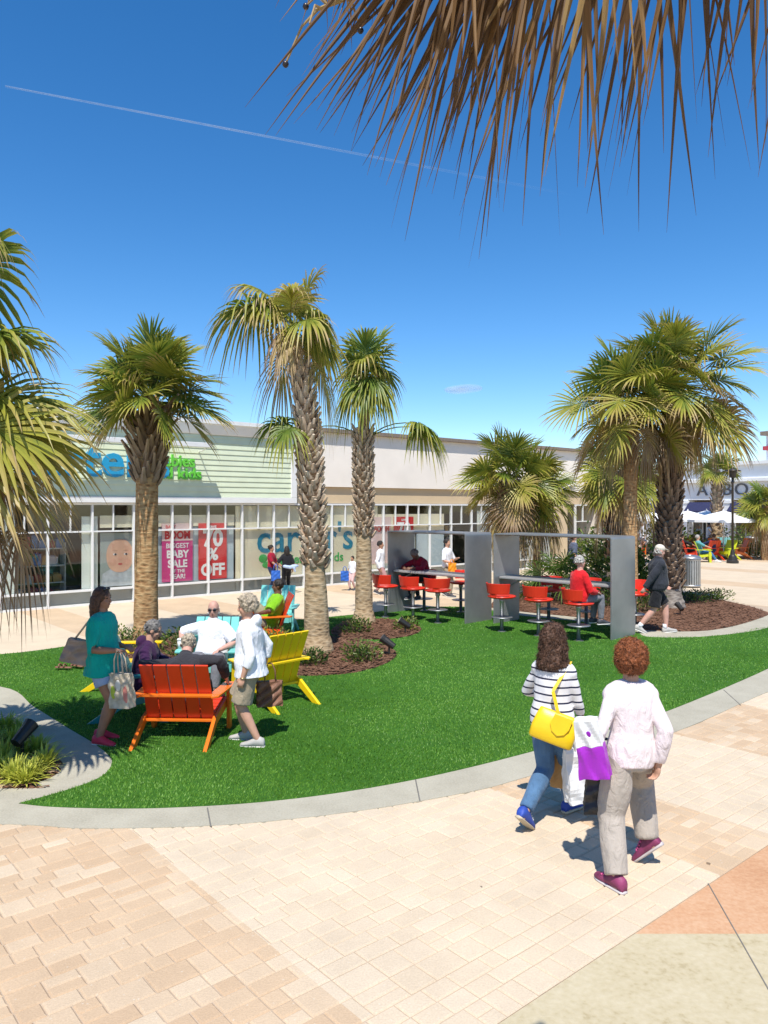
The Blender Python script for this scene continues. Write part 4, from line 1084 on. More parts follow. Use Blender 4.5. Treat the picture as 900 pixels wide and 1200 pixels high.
def person(label, pos, dirv, h=1.70, pel=None, spine=(0, 0, 1), spine2=None, shoulders=None, head=(0, 0, 1), look=(0, 1, 0), wl=None, wr=None, el=(-.5, -.8, -.2), er=(.5, -.8, -.2),
           al=None, ar=None, kl=(0, 1, .1), kr=(0, 1, .1), fl=(0, 1, 0), fr=(0, 1, 0), girth=1.0, belly=0.0, skin='fair', hair='brown', style='short', top=None, bottom=None, shoes=None, female=False,
           group=None, arm=1.0, voxel=.009, world=True, curl=.5, face=True, handdir_l=None, handdir_r=None, fingers=True, seed=1, extra=None):
    """wl, wr wrists, al, ar ankles: world points (world=True) or local ones; fl, fr, look: local directions"""
    S = h / 1.70
    root = thing('person', label, 'person', (pos[0], pos[1], pos[2] if len(pos) > 2 else 0), heading(*dirv), group)
    Mi = (Matrix.Translation(root.location) @ Matrix.Rotation(root.rotation_euler.z, 4, 'Z')).inverted()
    def loc(p):
        if p is None: return None
        return (Mi @ Vector(p)) if world else Vector(p)
    pel = Vector(pel) if pel is not None else Vector((0, 0, .93 * S))
    sp = Vector(spine).normalized(); sp2 = Vector(spine2).normalized() if spine2 else sp
    def ax(s):
        s *= S
        return pel + sp * s if s <= .18 * S else pel + sp * (.18 * S) + sp2 * (s - .18 * S)
    rt0 = Vector((1, 0, 0)); rt0 = (rt0 - sp * rt0.dot(sp)).normalized()
    rt = Vector(shoulders) if shoulders else Vector((1, 0, 0)); rt = (rt - sp2 * rt.dot(sp2)).normalized()
    f0 = sp.cross(rt0); f1 = sp2.cross(rt)            # forward
    def fw(s): q = min(1, max(0, s / .4)); return (f0 * (1 - q) + f1 * q).normalized()
    def rg(s): q = min(1, max(0, s / .4)); return (rt0 * (1 - q) + rt * q).normalized()
    shw = (.168 if female else .188) * S
    hipw = .088 * S
    sh = {-1: ax(.395) - rt * shw, 1: ax(.395) + rt * shw}
    hp = {-1: pel - sp * .045 * S - rt0 * hipw, 1: pel - sp * .045 * S + rt0 * hipw}
    hd = Vector(head).normalized()
    neck0 = ax(.445); neck1 = ax(.495) + hd * .05 * S
    hc = ax(.495) + hd * .142 * S
    lk = Vector(look); lk = (lk - hd * lk.dot(hd)).normalized(); hr = lk.cross(hd).normalized()   # head right
    HM = Matrix((hr, lk, hd)).transposed()
    def hpnt(x, y, z): return hc + (hr * x + lk * y + hd * z) * S
    ua, fa, th, sn = .285 * S, .255 * S, .43 * S, .42 * S
    defw = {-1: sh[-1] + Vector((-.06, .04, -.50)) * S, 1: sh[1] + Vector((.06, .04, -.50)) * S}
    wl_ = loc(wl) if wl is not None else defw[-1]; wr_ = loc(wr) if wr is not None else defw[1]
    elb, wri = {}, {}
    elb[-1], wri[-1] = ik(sh[-1], wl_, ua, fa, el); elb[1], wri[1] = ik(sh[1], wr_, ua, fa, er)
    al_ = loc(al) if al is not None else Vector((-.10, 0, .085)) * S; ar_ = loc(ar) if ar is not None else Vector((.10, 0, .085)) * S
    kne, ank = {}, {}
    kne[-1], ank[-1] = ik(hp[-1], al_, th, sn, kl); kne[1], ank[1] = ik(hp[1], ar_, th, sn, kr)
    g = girth
    tor = [(-.125, .125, .088), (-.06, .168, .112), (.03, .166, .112), (.13, .142 if female else .150, .102), (.22, .146, .106), (.31, .158, .114), (.37, .166, .108), (.42, .150, .094), (.455, .108, .078), (.485, .070, .064)]
    def torso(mb, inf, s0=-.2, s1=1, shrink=1.0, flare=0.0):
        rings = []
        st = [q for q in tor if s0 + .02 < q[0] <= s1]
        if s0 > -.2 or s0 < -.2:
            if s0 <= -.125: st = [(s0, .172, .128)] + [q for q in tor if q[0] > -.1 and q[0] <= s1]
            else:
                for q0, q1 in zip(tor[:-1], tor[1:]):
                    if q0[0] <= s0 < q1[0]:
                        f = (s0 - q0[0]) / (q1[0] - q0[0]); st = [(s0, max(.15, q0[1] + (q1[1] - q0[1]) * f), max(.105, q0[2] + (q1[2] - q0[2]) * f))] + st
        for s, a, b in st:
            bl = belly * math.exp(-((s - .08) / .13) ** 2)
            wgt = g if s < .38 else 1 + (g - 1) * .5
            fl_ = flare * max(0, (.15 - s)) * 2
            rings.append((ax(s) + fw(s) * (bl * .5 * S), rg(s) * ((a * wgt * shrink + inf + bl * .35 + fl_) * S), fw(s) * ((b * wgt * shrink + inf + bl * .6 + fl_) * S)))
        mb.loft(rings, 18)
    def limb(mb, a, b, c, r, inf=0.0, end=2.0, cut=False):
        """r: radii at a, mid, b, mid, c; end counts segments (1 = to b, 2 = to c)"""
        pts, rad = [a, a.lerp(b, .5), b], [r[0] + inf, r[1] + inf, r[2] + inf]
        if end < 1: e = a.lerp(b, end); pts = [a, a.lerp(e, .5), e]; rad = [r[0] + inf, (r[0] + r[1]) / 2 + inf, r[1] + inf]
        if end > 1:
            q = min(1, end - 1); m1 = b.lerp(c, .35 * q); e = b.lerp(c, q)
            pts += [m1, e]; rad += [r[3] + inf, (r[3] + (r[4] - r[3]) * max(0, (q - .35) / .65)) + inf]
        if cut:
            d0 = (pts[0] - pts[1]).normalized(); r0 = rad[0] * S
            mb.tube([pts[0] + d0 * r0 * .9, pts[0] + d0 * r0 * .6] + pts, [r0 * .35, r0 * .8] + [q * S for q in rad], 14)
        else: mb.tube(pts, [q * S for q in rad], 12, round_ends=True)
    AR = [.050 * g ** .7, .046 * g ** .7, .039 * g ** .5, .040 * g ** .5,   .027]; AR = [q * arm for q in AR]; LR = [.088 * g ** .8, .078 * g ** .8, .056 * g ** .6, .056 * g ** .6, .036]
    # ---------------------------------------------------------------- body
    mb = MB()
    torso(mb, 0, shrink=.90)
    for s in (-1, 1): mb.tube([ax(.448) + rt * (s * .03 * S), ax(.425) + rt * (s * .095 * S), sh[s] - rt * (s * .03 * S)], [.050 * S, .048 * S, .046 * S], 10)
    mb.tube([neck0, neck1, neck1 + hd * .05 * S], [.062 * S * g ** .4, .053 * S * g ** .4, .05 * S], 12)
    mb.ell(hpnt(0, -.006, .025), (.074 * S, .094 * S, .098 * S), HM, 20, 14)            # skull
    mb.ell(hpnt(0, .022, -.045), (.060 * S, .068 * S, .068 * S), HM, 16, 10)            # face
    mb.ell(hpnt(0, .048, -.088), (.034 * S, .034 * S, .026 * S), HM, 12, 8)             # chin
    mb.tube([hpnt(0, .088, .012), hpnt(0, .105, -.022), hpnt(0, .100, -.034)], [.008 * S, .013 * S, .014 * S], 8, round_ends=True)
    for s in (-1, 1):
        mb.ell(hpnt(s * .075, -.006, -.012), (.010 * S, .02 * S, .031 * S), HM, 10, 8)
        mb.ell(hpnt(s * .036, .060, -.028), (.024 * S, .022 * S, .022 * S), HM, 10, 8)
        mb.ell(hpnt(s * .032, .074, .028), (.026 * S, .012 * S, .008 * S), HM, 10, 8)
        limb(mb, sh[s] - rt * (s * .035 * S) - sp2 * .02 * S, elb[s], wri[s], [AR[0] * .84] + AR[1:])
        limb(mb, hp[s], kne[s], ank[s], LR)
        hand(mb, wri[s], elb[s], s, S, (handdir_l if s < 0 else handdir_r), curl, f1, fingers)
        fd = Vector(fl if s < 0 else fr).normalized()
        up = (Z - fd * Z.dot(fd)).normalized()
        b0 = ank[s] - fd * .03 * S - up * .045 * S
        mb.tube([b0, b0 + fd * .09 * S + up * .004, b0 + fd * .17 * S - up * .008 * S], [.034 * S, .036 * S, .026 * S], 10, round_ends=True)
    body = blob(mb, voxel, 4, name='body', mat=SK[skin], parent=root)
    # ---------------------------------------------------------------- face details
    if face:
        for s in (-1, 1):
            m = MB(); m.ell(hpnt(s * .031, .0795, .008), (.0135 * S, .008 * S, .0062 * S), HM, 10, 8); m.build('eye', eye_m, root, smooth=True)
            m = MB(); m.tube([hpnt(s * .014, .088, .032), hpnt(s * .033, .086, .037), hpnt(s * .05, .074, .030)], [.003 * S, .004 * S, .0025 * S], 6); m.build('eyebrow', hairmat(hair if hair not in ('white',) else 'grey'), root)
        m = MB(); m.tube([hpnt(-.022, .080, -.062), hpnt(-.008, .0885, -.059), hpnt(.008, .0885, -.059), hpnt(.022, .080, -.062)], [.003 * S, .006 * S, .006 * S, .003 * S], 8); m.build('lips', lip_m, root, smooth=True)
    # ---------------------------------------------------------------- hair
    r = random.Random(seed); m = MB()
    def cap(inf=1.0, back=-.014, upz=.03): m.ell(hpnt(0, back, upz), (.080 * S * inf, .095 * S * inf, .098 * S * inf), HM, 18, 12)
    def curls(n, rad, zlo, ylim, amp=1.0, cz=.02):
        for _ in range(n):
            a = r.uniform(0, 2 * PI); t = r.uniform(zlo, 1.0)
            q = math.sqrt(max(0, 1 - t * t)); x, y, z = q * math.cos(a), q * math.sin(a), t
            if y > ylim and z < .62: continue
            m.ell(hpnt(x * .083 * amp, -.016 + y * .098 * amp, cz + z * .102 * amp), rad * S * r.uniform(.8, 1.25), None, 8, 6)
    if style == 'short': cap(1.03); curls(70, .012, -.5, .25, 1.02)
    elif style == 'curly': cap(1.06, -.016, .03); curls(420, .017, -.78, .35, 1.20)
    elif style == 'tuft': cap(1.05, -.018, .035); curls(300, .016, -.55, .3, 1.11)
    elif style == 'wavy':
        cap(1.06, -.016, .028); curls(330, .017, -.75, .3, 1.17)
        for _ in range(190):
            a = r.uniform(R(150), R(390)); z = r.uniform(-.20, -.02); q = 1.0 + .22 * r.random() - z * 1.3
            m.ell(hpnt(.080 * q * math.cos(a), -.025 + .080 * q * math.sin(a), z), .024 * S * r.uniform(.8, 1.3), None, 8, 6)
        m.ell(hpnt(0, -.05, -.08), (.075 * S, .05 * S, .11 * S), HM, 12, 8)
    elif style == 'long':
        cap(1.06)
        for k in range(15):
            a = R(165 + k * 15); b0 = hpnt(.074 * math.cos(a), -.02 + .082 * math.sin(a), .01)
            m.tube([b0, hpnt(.082 * math.cos(a), -.03 + .085 * math.sin(a), -.08), hpnt(.078 * math.cos(a) * r.uniform(.85, 1.1), -.045 + .078 * math.sin(a), -.2 + r.uniform(-.03, .03))], [.026 * S, .026 * S, .013 * S], 8, round_ends=True)
    elif style == 'bun':
        cap(1.05); m.ell(hpnt(0, -.11, .06), .042 * S, None, 12, 8); curls(60, .016, -.3, .2, 1.0)
    elif style == 'fringe':
        for k in range(46):
            a = R(172 + 196 * k / 45); z = r.uniform(-.055, .02)
            m.ell(hpnt(.071 * math.cos(a), -.012 + .087 * math.sin(a), z), .015 * S * r.uniform(.8, 1.15), None, 8, 6)
    ho = None
    if m.n: ho = blob(m, .0062 if voxel < .012 else .012, 1, .0055 if style in ('curly', 'wavy', 'tuft') else .0025, 130, 'hair', hairmat(hair), root, seed)
    if ho is not None and voxel <= .009 and style in ('curly', 'wavy', 'tuft', 'long', 'short'):
        # loose locks standing off the mass
        me = ho.data; m = MB(); nv = len(me.vertices)
        kk = {'curly': 4200, 'wavy': 4000, 'tuft': 900, 'long': 800, 'short': 600}[style]
        for _ in range(kk):
            v = me.vertices[r.randrange(nv)]; n_ = v.normal.copy(); p = v.co - n_ * .004
            t_ = n_.cross(Vector((r.uniform(-1, 1), r.uniform(-1, 1), r.uniform(-1, 1)))).normalized()
            dwn = Vector((0, 0, -1)); dwn = (dwn - n_ * dwn.dot(n_))
            d_ = (t_ * (.9 if style in ('curly', 'tuft') else .35) + dwn * (.3 if style in ('curly', 'tuft') else 1.0) + n_ * r.uniform(.1, .75)).normalized()
            L_ = r.uniform(.025, .05) * (1.3 if style == 'wavy' else .55 if style == 'short' else 1.0); w_ = r.uniform(.0016, .0034)
            bi = d_.cross(n_).normalized(); amp = r.uniform(.003, .009) if style in ('curly', 'wavy') else .002; ph = r.uniform(0, 6.3); K = 6
            vs, fs = [], []
            for j in range(K):
                t = j / (K - 1); q = p + d_ * (L_ * t) - n_ * (L_ * .55 * t * t) + bi * (amp * math.sin(ph + t * 7)) + n_ * (amp * math.cos(ph + t * 7))
                ww = w_ * (1 - .8 * t); vs += [q - bi * ww, q + bi * ww]
                if j: fs.append((2 * j - 2, 2 * j - 1, 2 * j + 1, 2 * j))
            m.add(vs, fs)
        m.build('locks', hairmat(hair), ho)
    # ---------------------------------------------------------------- clothes
    cv = max(voxel, .010) if voxel < .014 else voxel
    if top:
        m = MB(); inf = top.get('inf', .014)
        torso(m, inf, top.get('hem', -.06), .49, 1.0, top.get('flare', 0.0))
        for s in (-1, 1):
            m.tube([ax(.440) + rt * (s * .03 * S), ax(.422) + rt * (s * .095 * S), sh[s] - rt * (s * .02 * S)], [(.050 + inf) * S, (.050 + inf) * S, (.047 + inf) * S], 12)
            limb(m, sh[s] - rt * (s * .035 * S), elb[s], wri[s], AR, inf * .9 + top.get('loose', 0.0), top.get('sleeve', 1.97), True)
            m.ell(sh[s] - rt * (s * .018 * S) - sp2 * .012 * S, (.048 * S * g ** .6 + inf * S), None, 12, 8)
        if top.get('collar'): m.tube([ax(.46), ax(.515) + hd * .012], [.082 * S, .072 * S * g ** .3], 14)
        if top.get('hood'): m.ell(ax(.47) - f1 * .085 * S, (.11 * S, .062 * S, .075 * S), Matrix((rt, f1, sp2)).transposed(), 14, 10)
        blob(m, cv, 4, top.get('wr', .007) * S, top.get('wf', 17), 'top', top['mat'], root, seed, (1, 1, .75))
    if bottom:
        m = MB(); inf = bottom.get('inf', .012)
        rings = []
        for s, a, b in ((-.14, .120, .085), (-.10, .150, .106), (-.05, .171, .116), (.02, .168, .115), (bottom.get('waist', .10), .152, .106)):
            bl = belly * .5 * math.exp(-((s - .08) / .13) ** 2)
            hi = min(inf, .009)
            rings.append((ax(s) + f0 * (bl * .4 * S), rt0 * ((a * g * .97 + hi + bl * .3) * S), f0 * ((b * g * .97 + hi + bl * .5) * S)))
        m.loft(rings, 18)
        for s in (-1, 1):
            LB = list(LR); fl_ = bottom.get('flare', 0.0)
            LB = [LB[0], LB[1] + fl_ * .6, LB[2] + fl_, LB[3] + fl_ * .8, LB[4] + fl_]
            limb(m, hp[s], kne[s], ank[s], [LB[0] - max(0, inf - .008)] + LB[1:], inf, bottom.get('len', 1.95), True)
        if bottom.get('skirt'):
            q0, q1 = ax(.0), (kne[-1] + kne[1]) / 2
            m.tube([q0, q0.lerp(q1, .5), q0.lerp(q1, bottom['skirt'])], [.17 * S * g, .18 * S * g, .19 * S * g], 18)
        blob(m, cv, 4, bottom.get('wr', .006) * S, bottom.get('wf', 15), 'shorts' if bottom.get('len', 2) < 1.4 else 'trousers', bottom['mat'], root, seed + 3, (1, 1, .6))
    if shoes:
        for s in (-1, 1):
            fd = Vector(fl if s < 0 else fr).normalized(); up = (Z - fd * Z.dot(fd)).normalized(); sd = fd.cross(up)
            b0 = ank[s] - up * .083 * S
            m = MB(); rings = []
            for q, w_, hh in ((-.076, .024, .06), (-.066, .036, .10), (-.02, .041, .118), (.03, .043, .112), (.065, .044, .088), (.11, .048, .066), (.16, .045, .050), (.195, .031, .040), (.207, .012, .026)):
                rings.append((b0 + fd * q * S + up * (hh * .5 + .006) * S, sd * w_ * S, up * hh * .5 * S))
            m.loft(rings, 14); so = m.build('shoe', shoes['mat'], root, smooth=True)
            m = MB(); rings = []
            for q, w_ in ((-.080, .022), (-.068, .036), (-.02, .040), (.05, .044), (.105, .050), (.16, .047), (.195, .032), (.210, .012)):
                rings.append((b0 + fd * q * S + up * (.010 * S), sd * w_ * S, up * .013 * S))
            m.loft(rings, 14); m.build('sole', shoes.get('sole', pmat('sole_white', (.65, .64, .60), .6)), so, smooth=True)
            if shoes.get('laces'):
                m = MB()
                for q, zz in ((.045, .112), (.07, .096), (.095, .083), (.115, .074)): m.tube([b0 + fd * q * S + up * (zz * .88 * S) - sd * .036 * S, b0 + fd * q * S + up * (zz + .006) * S, b0 + fd * q * S + up * (zz * .88 * S) + sd * .036 * S], .006 * S, 6)
                m.build('laces', shoes['laces'], so)
    inf_ = dict(root=root, Mw=Matrix.Translation(root.location) @ Matrix.Rotation(root.rotation_euler.z, 4, 'Z'), sh=sh, elb=elb, wri=wri, hc=hc, HM=HM, hpnt=hpnt, ax=ax, rt=rt, f1=f1, S=S, pel=pel, kne=kne)
    return inf_

def hand(mb, w_, e, s, S, hdir, curl, fwd, fingers=True):
    d = Vector(hdir).normalized() if hdir is not None else (w_ - e).normalized()
    # palm faces the body: side vector roughly along 'forward'
    sd = fwd - d * fwd.dot(d)
    if sd.length < .1: sd = Vector((1, 0, 0)) - d * d.x
    sd.normalize()
    pn = d.cross(sd) * (1 if s > 0 else -1)          # palm normal, towards the thigh
    if pn.x * s > 0 and abs(d.z) > .5: pn = -pn
    c = w_ + d * .045 * S
    M_ = Matrix((sd, d, pn)).transposed()
    mb.tube([w_ - d * .02 * S, w_ + d * .02 * S], [.026 * S, .025 * S], 10)
    mb.ell(c + d * .006 * S, (.040 * S, .052 * S, .017 * S), M_, 12, 8)
    if not fingers:
        mb.tube([c + d * .03 * S, c + d * .085 * S + pn * .02 * S], [.024 * S, .016 * S], 8, round_ends=True); return
    for k, (o, L_) in enumerate(((.030, .068), (.011, .078), (-.009, .073), (-.028, .058))):
        r0 = c + d * .034 * S + sd * o * S
        a1 = R(18 + 34 * curl); a2 = R(45 + 75 * curl)
        p1 = r0 + (d * math.cos(a1) + pn * math.sin(a1) + sd * o * .6) * (L_ * .52 * S)
        p2 = p1 + (d * math.cos(a2) + pn * math.sin(a2)) * (L_ * .48 * S)
        mb.tube([r0 - d * .012 * S, p1, p2], [.0098 * S, .0090 * S, .0075 * S], 8, round_ends=True)
    t0 = w_ + d * .022 * S + sd * .028 * S
    t1 = t0 + (d * .6 + sd * .65 + pn * .35).normalized() * .036 * S; t2 = t1 + (d * .9 + sd * .15 + pn * .4).normalized() * .028 * S
    mb.tube([t0, t1, t2], [.0135 * S, .0112 * S, .009 * S], 8, round_ends=True)
# ================================================================== WHO IS THERE
def stripes(name, a, b, period, duty):
    m, nt, N, L, P = newmat(name)
    tc = N.new('ShaderNodeTexCoord'); sx = N.new('ShaderNodeSeparateXYZ'); L.new(tc.outputs['Object'], sx.inputs[0])
    f = math_node(N, L, 'FRACT', math_node(N, L, 'MULTIPLY', sx.outputs['Z'], 1 / period))
    g_ = math_node(N, L, 'LESS_THAN', f, duty)
    mx = N.new('ShaderNodeMix'); mx.data_type = 'RGBA'; mx.inputs[6].default_value = (*a, 1); mx.inputs[7].default_value = (*b, 1)
    L.new(g_, mx.inputs[0]); L.new(mx.outputs[2], P.inputs['Base Color']); P.inputs['Roughness'].default_value = .9; P.inputs['Specular IOR Level'].default_value = .15
    return m
stripe_m = stripes('cloth_stripe', (.74, .73, .74), (.025, .028, .06), .062, .22)
jeans = cloth('cloth_jeans', (.075, .15, .26), .25); taupe = cloth('cloth_taupe', (.40, .35, .30)); pinkw = cloth('cloth_palepink', (.74, .64, .64), .03); teal_c = cloth('cloth_teal', (.005, .36, .29), .10)
denim_l = cloth('cloth_palejeans', (.33, .40, .56), .2); purple_c = cloth('cloth_plum', (.045, .014, .055)); char_c = cloth('cloth_charcoal', (.038, .036, .042)); wht_c = cloth('cloth_white', (.76, .77, .80), .03)
khaki = cloth('cloth_khaki', (.33, .27, .19)); lime = cloth('cloth_lime', (.20, .46, .015)); blk = cloth('cloth_black', (.018, .018, .022)); red_c = cloth('cloth_red', (.62, .015, .02)); maroon = cloth('cloth_maroon', (.30, .010, .03)); grey_c = cloth('cloth_grey', (.17, .17, .19)); navy_c = cloth('cloth_navy', (.02, .03, .08))
sh_blue = pmat('shoe_blue', (.02, .06, .34), .6); sh_pink = pmat('shoe_pink', (.62, .10, .28), .6, var=.3, vs=20); sh_red = pmat('shoe_red', (.72, .035, .07), .6); sh_grey = pmat('shoe_grey', (.42, .40, .37), .7); sh_dark = pmat('shoe_dark', (.05, .05, .06), .6); sh_white = pmat('shoe_white', (.66, .65, .63), .6)
leather_y = pmat('leather_yellow', (.80, .53, .008), .38, var=.08, vs=6, bump=.1, bs=70); leather_t = pmat('leather_taupe', (.34, .24, .19), .5, var=.15, bump=.1, bs=70)

def bag(name, label, cat, pos, rz, size, mat, tilt=0.0, lean=0.0, handles=1, hm=None, hl=.22, crumple=.006, flare=1.0, top_mat=None, split=.55, group=None, seed=1, tiltaxis='Y'):
    """soft bag: base centre at pos, w along x, d along y, h up, one or two loop handles"""
    root = thing(name, label, cat, pos, rz, group)
    root.rotation_euler = (lean, tilt, rz)
    w, d, h = size; r = random.Random(seed)
    def shell(z0, z1, nz):
        r = random.Random(seed); m = MB(); rings = []
        vs, fs = [], []
        per = []
        for k in range(12): per.append((-.5 + k / 12, -.5))
        for k in range(5): per.append((.5, -.5 + k / 5))
        for k in range(12): per.append((.5 - k / 12, .5))
        for k in range(5): per.append((-.5, .5 - k / 5))
        ks = [(r.uniform(4, 14), r.uniform(-14, 14), r.uniform(0, 6.3)) for _ in range(5)]
        wob = lambda a_, b_, o_: sum(math.sin(p_ * a_ + q_ * b_ + e_ + o_) for p_, q_, e_ in ks) / 2.6 * crumple * 1.5
        n = len(per)
        for i in range(nz + 1):
            f = z0 + (z1 - z0) * i / nz
            sc = 1 + (flare - 1) * f; dd = d * (1 - .35 * f)
            for j, (x, y) in enumerate(per):
                vs.append((x * w * sc + wob(x, f * 1.3 + y, 1.0) * .7, y * dd + wob(x, f * 1.3, 4.0 if y > 0 else 0.0), f * h + wob(x, y, 2.0) * .3))
        for i in range(nz):
            for j in range(n): fs.append((i * n + j, i * n + (j + 1) % n, (i + 1) * n + (j + 1) % n, (i + 1) * n + j))
        fs.append(tuple(range(n - 1, -1, -1))); fs.append(tuple(nz * n + j for j in range(n)))
        return m.add(vs, fs)
    if top_mat:
        r = random.Random(seed); a_ = shell(0, split, 9).build('bag_body', mat, root, bevel=.004); r = random.Random(seed); shell(split + .002, 1, 8).build('bag_top', top_mat, root, bevel=.004)
    else: shell(0, 1, 14).build('bag_body', mat, root, bevel=.004)
    for k in range(handles):
        y = (-1 if k == 0 else 1) * d * .28
        m = MB(); m.tube([(-w * .22, y, h * .96), (-w * .20, y * .8, h + hl * .6), (-w * .08, y * .4, h + hl * .97), (w * .08, y * .4, h + hl * .97), (w * .20, y * .8, h + hl * .6), (w * .22, y, h * .96)], .008, 7)
        m.build('handle', hm or mat, root, smooth=True)
    return root

# ---- the two women walking away from us
A = person('woman walking away in a navy striped white top and blue jeans, brown wavy hair', (1.35, 6.10), (.55, .83), 1.60, spine=(.02, .05, 1), look=(.12, 1, -.15), wl=Vector((1.36, 6.48, .95)), wr=Vector((1.615, 6.19, .79)), er=(.3, -.9, -.2),
           al=Vector((1.10, 5.93, .17)), ar=Vector((1.54, 6.33, .088)), kl=(.2, 1, 0), fl=(.1, .78, -.62), fr=(.3, 1, 0), skin='fair', hair='brown', style='wavy', female=True, girth=1.0, arm=.9, voxel=.007,
           top=dict(mat=stripe_m, sleeve=1.52, hem=-.11, inf=.013, flare=.03, wr=.008), bottom=dict(mat=jeans, len=1.93, inf=.012, flare=.008), shoes=dict(mat=sh_blue, laces=pmat('lace_white', (.6, .6, .62), .7), sole=pmat('sole_tan', (.50, .42, .30), .7)), curl=.75, seed=3)
B = person('woman walking away in a pale pink sweater and taupe trousers, short auburn curls', (1.70, 5.22), (-.16, .98), 1.625, spine=(.02, .06, 1), look=(.25, 1, -.1), wl=Vector((1.42, 5.27, .86)), wr=Vector((1.87, 5.17, .80)), el=(-.3, -1, 0), er=(.2, -1, -.1),
           al=Vector((1.545, 5.04, .088)), ar=Vector((1.875, 5.40, .185)), kr=(.35, 1, .1), fl=(-.30, .95, 0), fr=(-.45, .50, -.62), skin='fair', hair='auburn', style='curly', female=True, girth=.97, arm=.86, voxel=.007,
           top=dict(mat=pinkw, sleeve=1.93, hem=-.12, inf=.0185, flare=.0, wr=.008), bottom=dict(mat=taupe, len=1.96, inf=.02, flare=.026, wr=.009), shoes=dict(mat=pmat('shoe_plum', (.20, .03, .09), .6, var=.4, vs=16), sole=pmat('sole_pale', (.50, .45, .44), .7), laces=sh_pink), curl=.55, seed=4)
# sweater's lower edge line
hb = thing('handbag', 'bright yellow leather handbag hanging across the back of the striped woman', 'handbag', W(644, 870, 5.90), 0, 'handbags on the visitors')
hb.rotation_euler = (R(-8), R(16), R(-20))
m = MB(); rings = []
for z, w_, d_ in ((0, .165, .045), (.02, .175, .055), (.10, .172, .058), (.18, .155, .046), (.235, .142, .022), (.242, .138, .012)):
    pass
def squircle(mb, st, n=24, e=3.2):
    vs, fs = [], []
    for z, w_, d_ in st:
        for k in range(n):
            c, s = math.cos(2 * PI * k / n), math.sin(2 * PI * k / n)
            vs.append((w_ * abs(c) ** (2 / e) * (1 if c > 0 else -1), d_ * abs(s) ** (2 / e) * (1 if s > 0 else -1), z))
    for i in range(len(st) - 1):
        for k in range(n): fs.append((i * n + k, i * n + (k + 1) % n, (i + 1) * n + (k + 1) % n, (i + 1) * n + k))
    fs += [tuple(range(n - 1, -1, -1)), tuple((len(st) - 1) * n + k for k in range(n))]
    return mb.add(vs, fs)
squircle(m, ((0, .160, .04), (.015, .172, .054), (.10, .172, .06), (.18, .158, .048), (.235, .145, .022), (.243, .14, .012))); m.build('bag_body', leather_y, hb, smooth=True)
m = MB(); m.prism([(-.02, .235), (-.035, .15), (-.01, .10), (.04, .075), (.09, .10), (.115, .15), (.12, .235)][::-1], .0, .012, Matrix(((1, 0, 0, 0), (0, 0, -1, -.058), (0, 1, 0, 0), (0, 0, 0, 1)))); m.build('flap', leather_y, hb, bevel=.004)
inv = (Matrix.Translation(hb.location) @ hb.rotation_euler.to_matrix().to_4x4()).inverted()
shw_ = A['Mw'] @ (A['sh'][1] + Vector((-.02, 0, .075))); shf_ = A['Mw'] @ (A['sh'][1] + Vector((-.06, .10, .02))); mid_ = W(648, 810, 5.93)
m = MB()
pts = [inv @ p for p in (shf_, shw_, mid_)] + [Vector((.0, -.02, .235))]
for a_, b_ in zip(pts[:-1], pts[1:]): m.beam(a_, b_, .026, .006, inv.to_3x3() @ Vector((1, -.2, .3)))
m.build('strap', leather_y, hb, bevel=.002)
paper = pmat('paper_brown', (.42, .24, .09), .8, var=.1); white_bag = pmat('bag_white', (.74, .74, .73), .45, var=.03); black_bag = pmat('bag_black', (.03, .026, .024), .5); purp = pmat('bag_purple', (.34, .02, .46), .4, var=.06)
hA = A['Mw'] @ A['wri'][1]; hB = B['Mw'] @ B['wri'][-1]
bag('shopping_bag', 'brown paper carrier bag between the two walking women', 'shopping bag', (hA.x - .13, hA.y + .10, .26), R(55), (.26, .13, .40), paper, handles=2, hl=.16, group='shopping bags of the two women', seed=2)
bag('shopping_bag', 'white carrier bag hanging beside the striped woman, in front of the brown one', 'shopping bag', (hA.x + .0, hA.y - .10, .20), R(12), (.30, .14, .44), white_bag, handles=2, hl=.18, crumple=.012, group='shopping bags of the two women', seed=3, tilt=R(-6))
bag('shopping_bag', 'black carrier bag with cord handles, lowest of the bags of the women', 'shopping bag', (hB.x + .09, hB.y - .0, .42), R(-12), (.24, .11, .27), black_bag, handles=2, hl=.26, group='shopping bags of the two women', seed=4, tilt=R(4))
pb = bag('shopping_bag', 'purple and white carrier bag on the left arm of the woman in pink', 'shopping bag', (1.425, 5.10, .745), R(-24), (.20, .13, .40), purp, handles=0, top_mat=white_bag, split=.55, group='shopping bags of the two women', seed=5, tilt=R(-9), lean=R(8), flare=.72)
m = MB(); m.ell((.01, -.050, .31), (.016, .006, .022), None, 12, 8); m.box((.01, -.0505, .272), (.026, .006, .005)); m.build('emblem', pmat('bag_purple_mark', (.25, .01, .36), .4), pb)

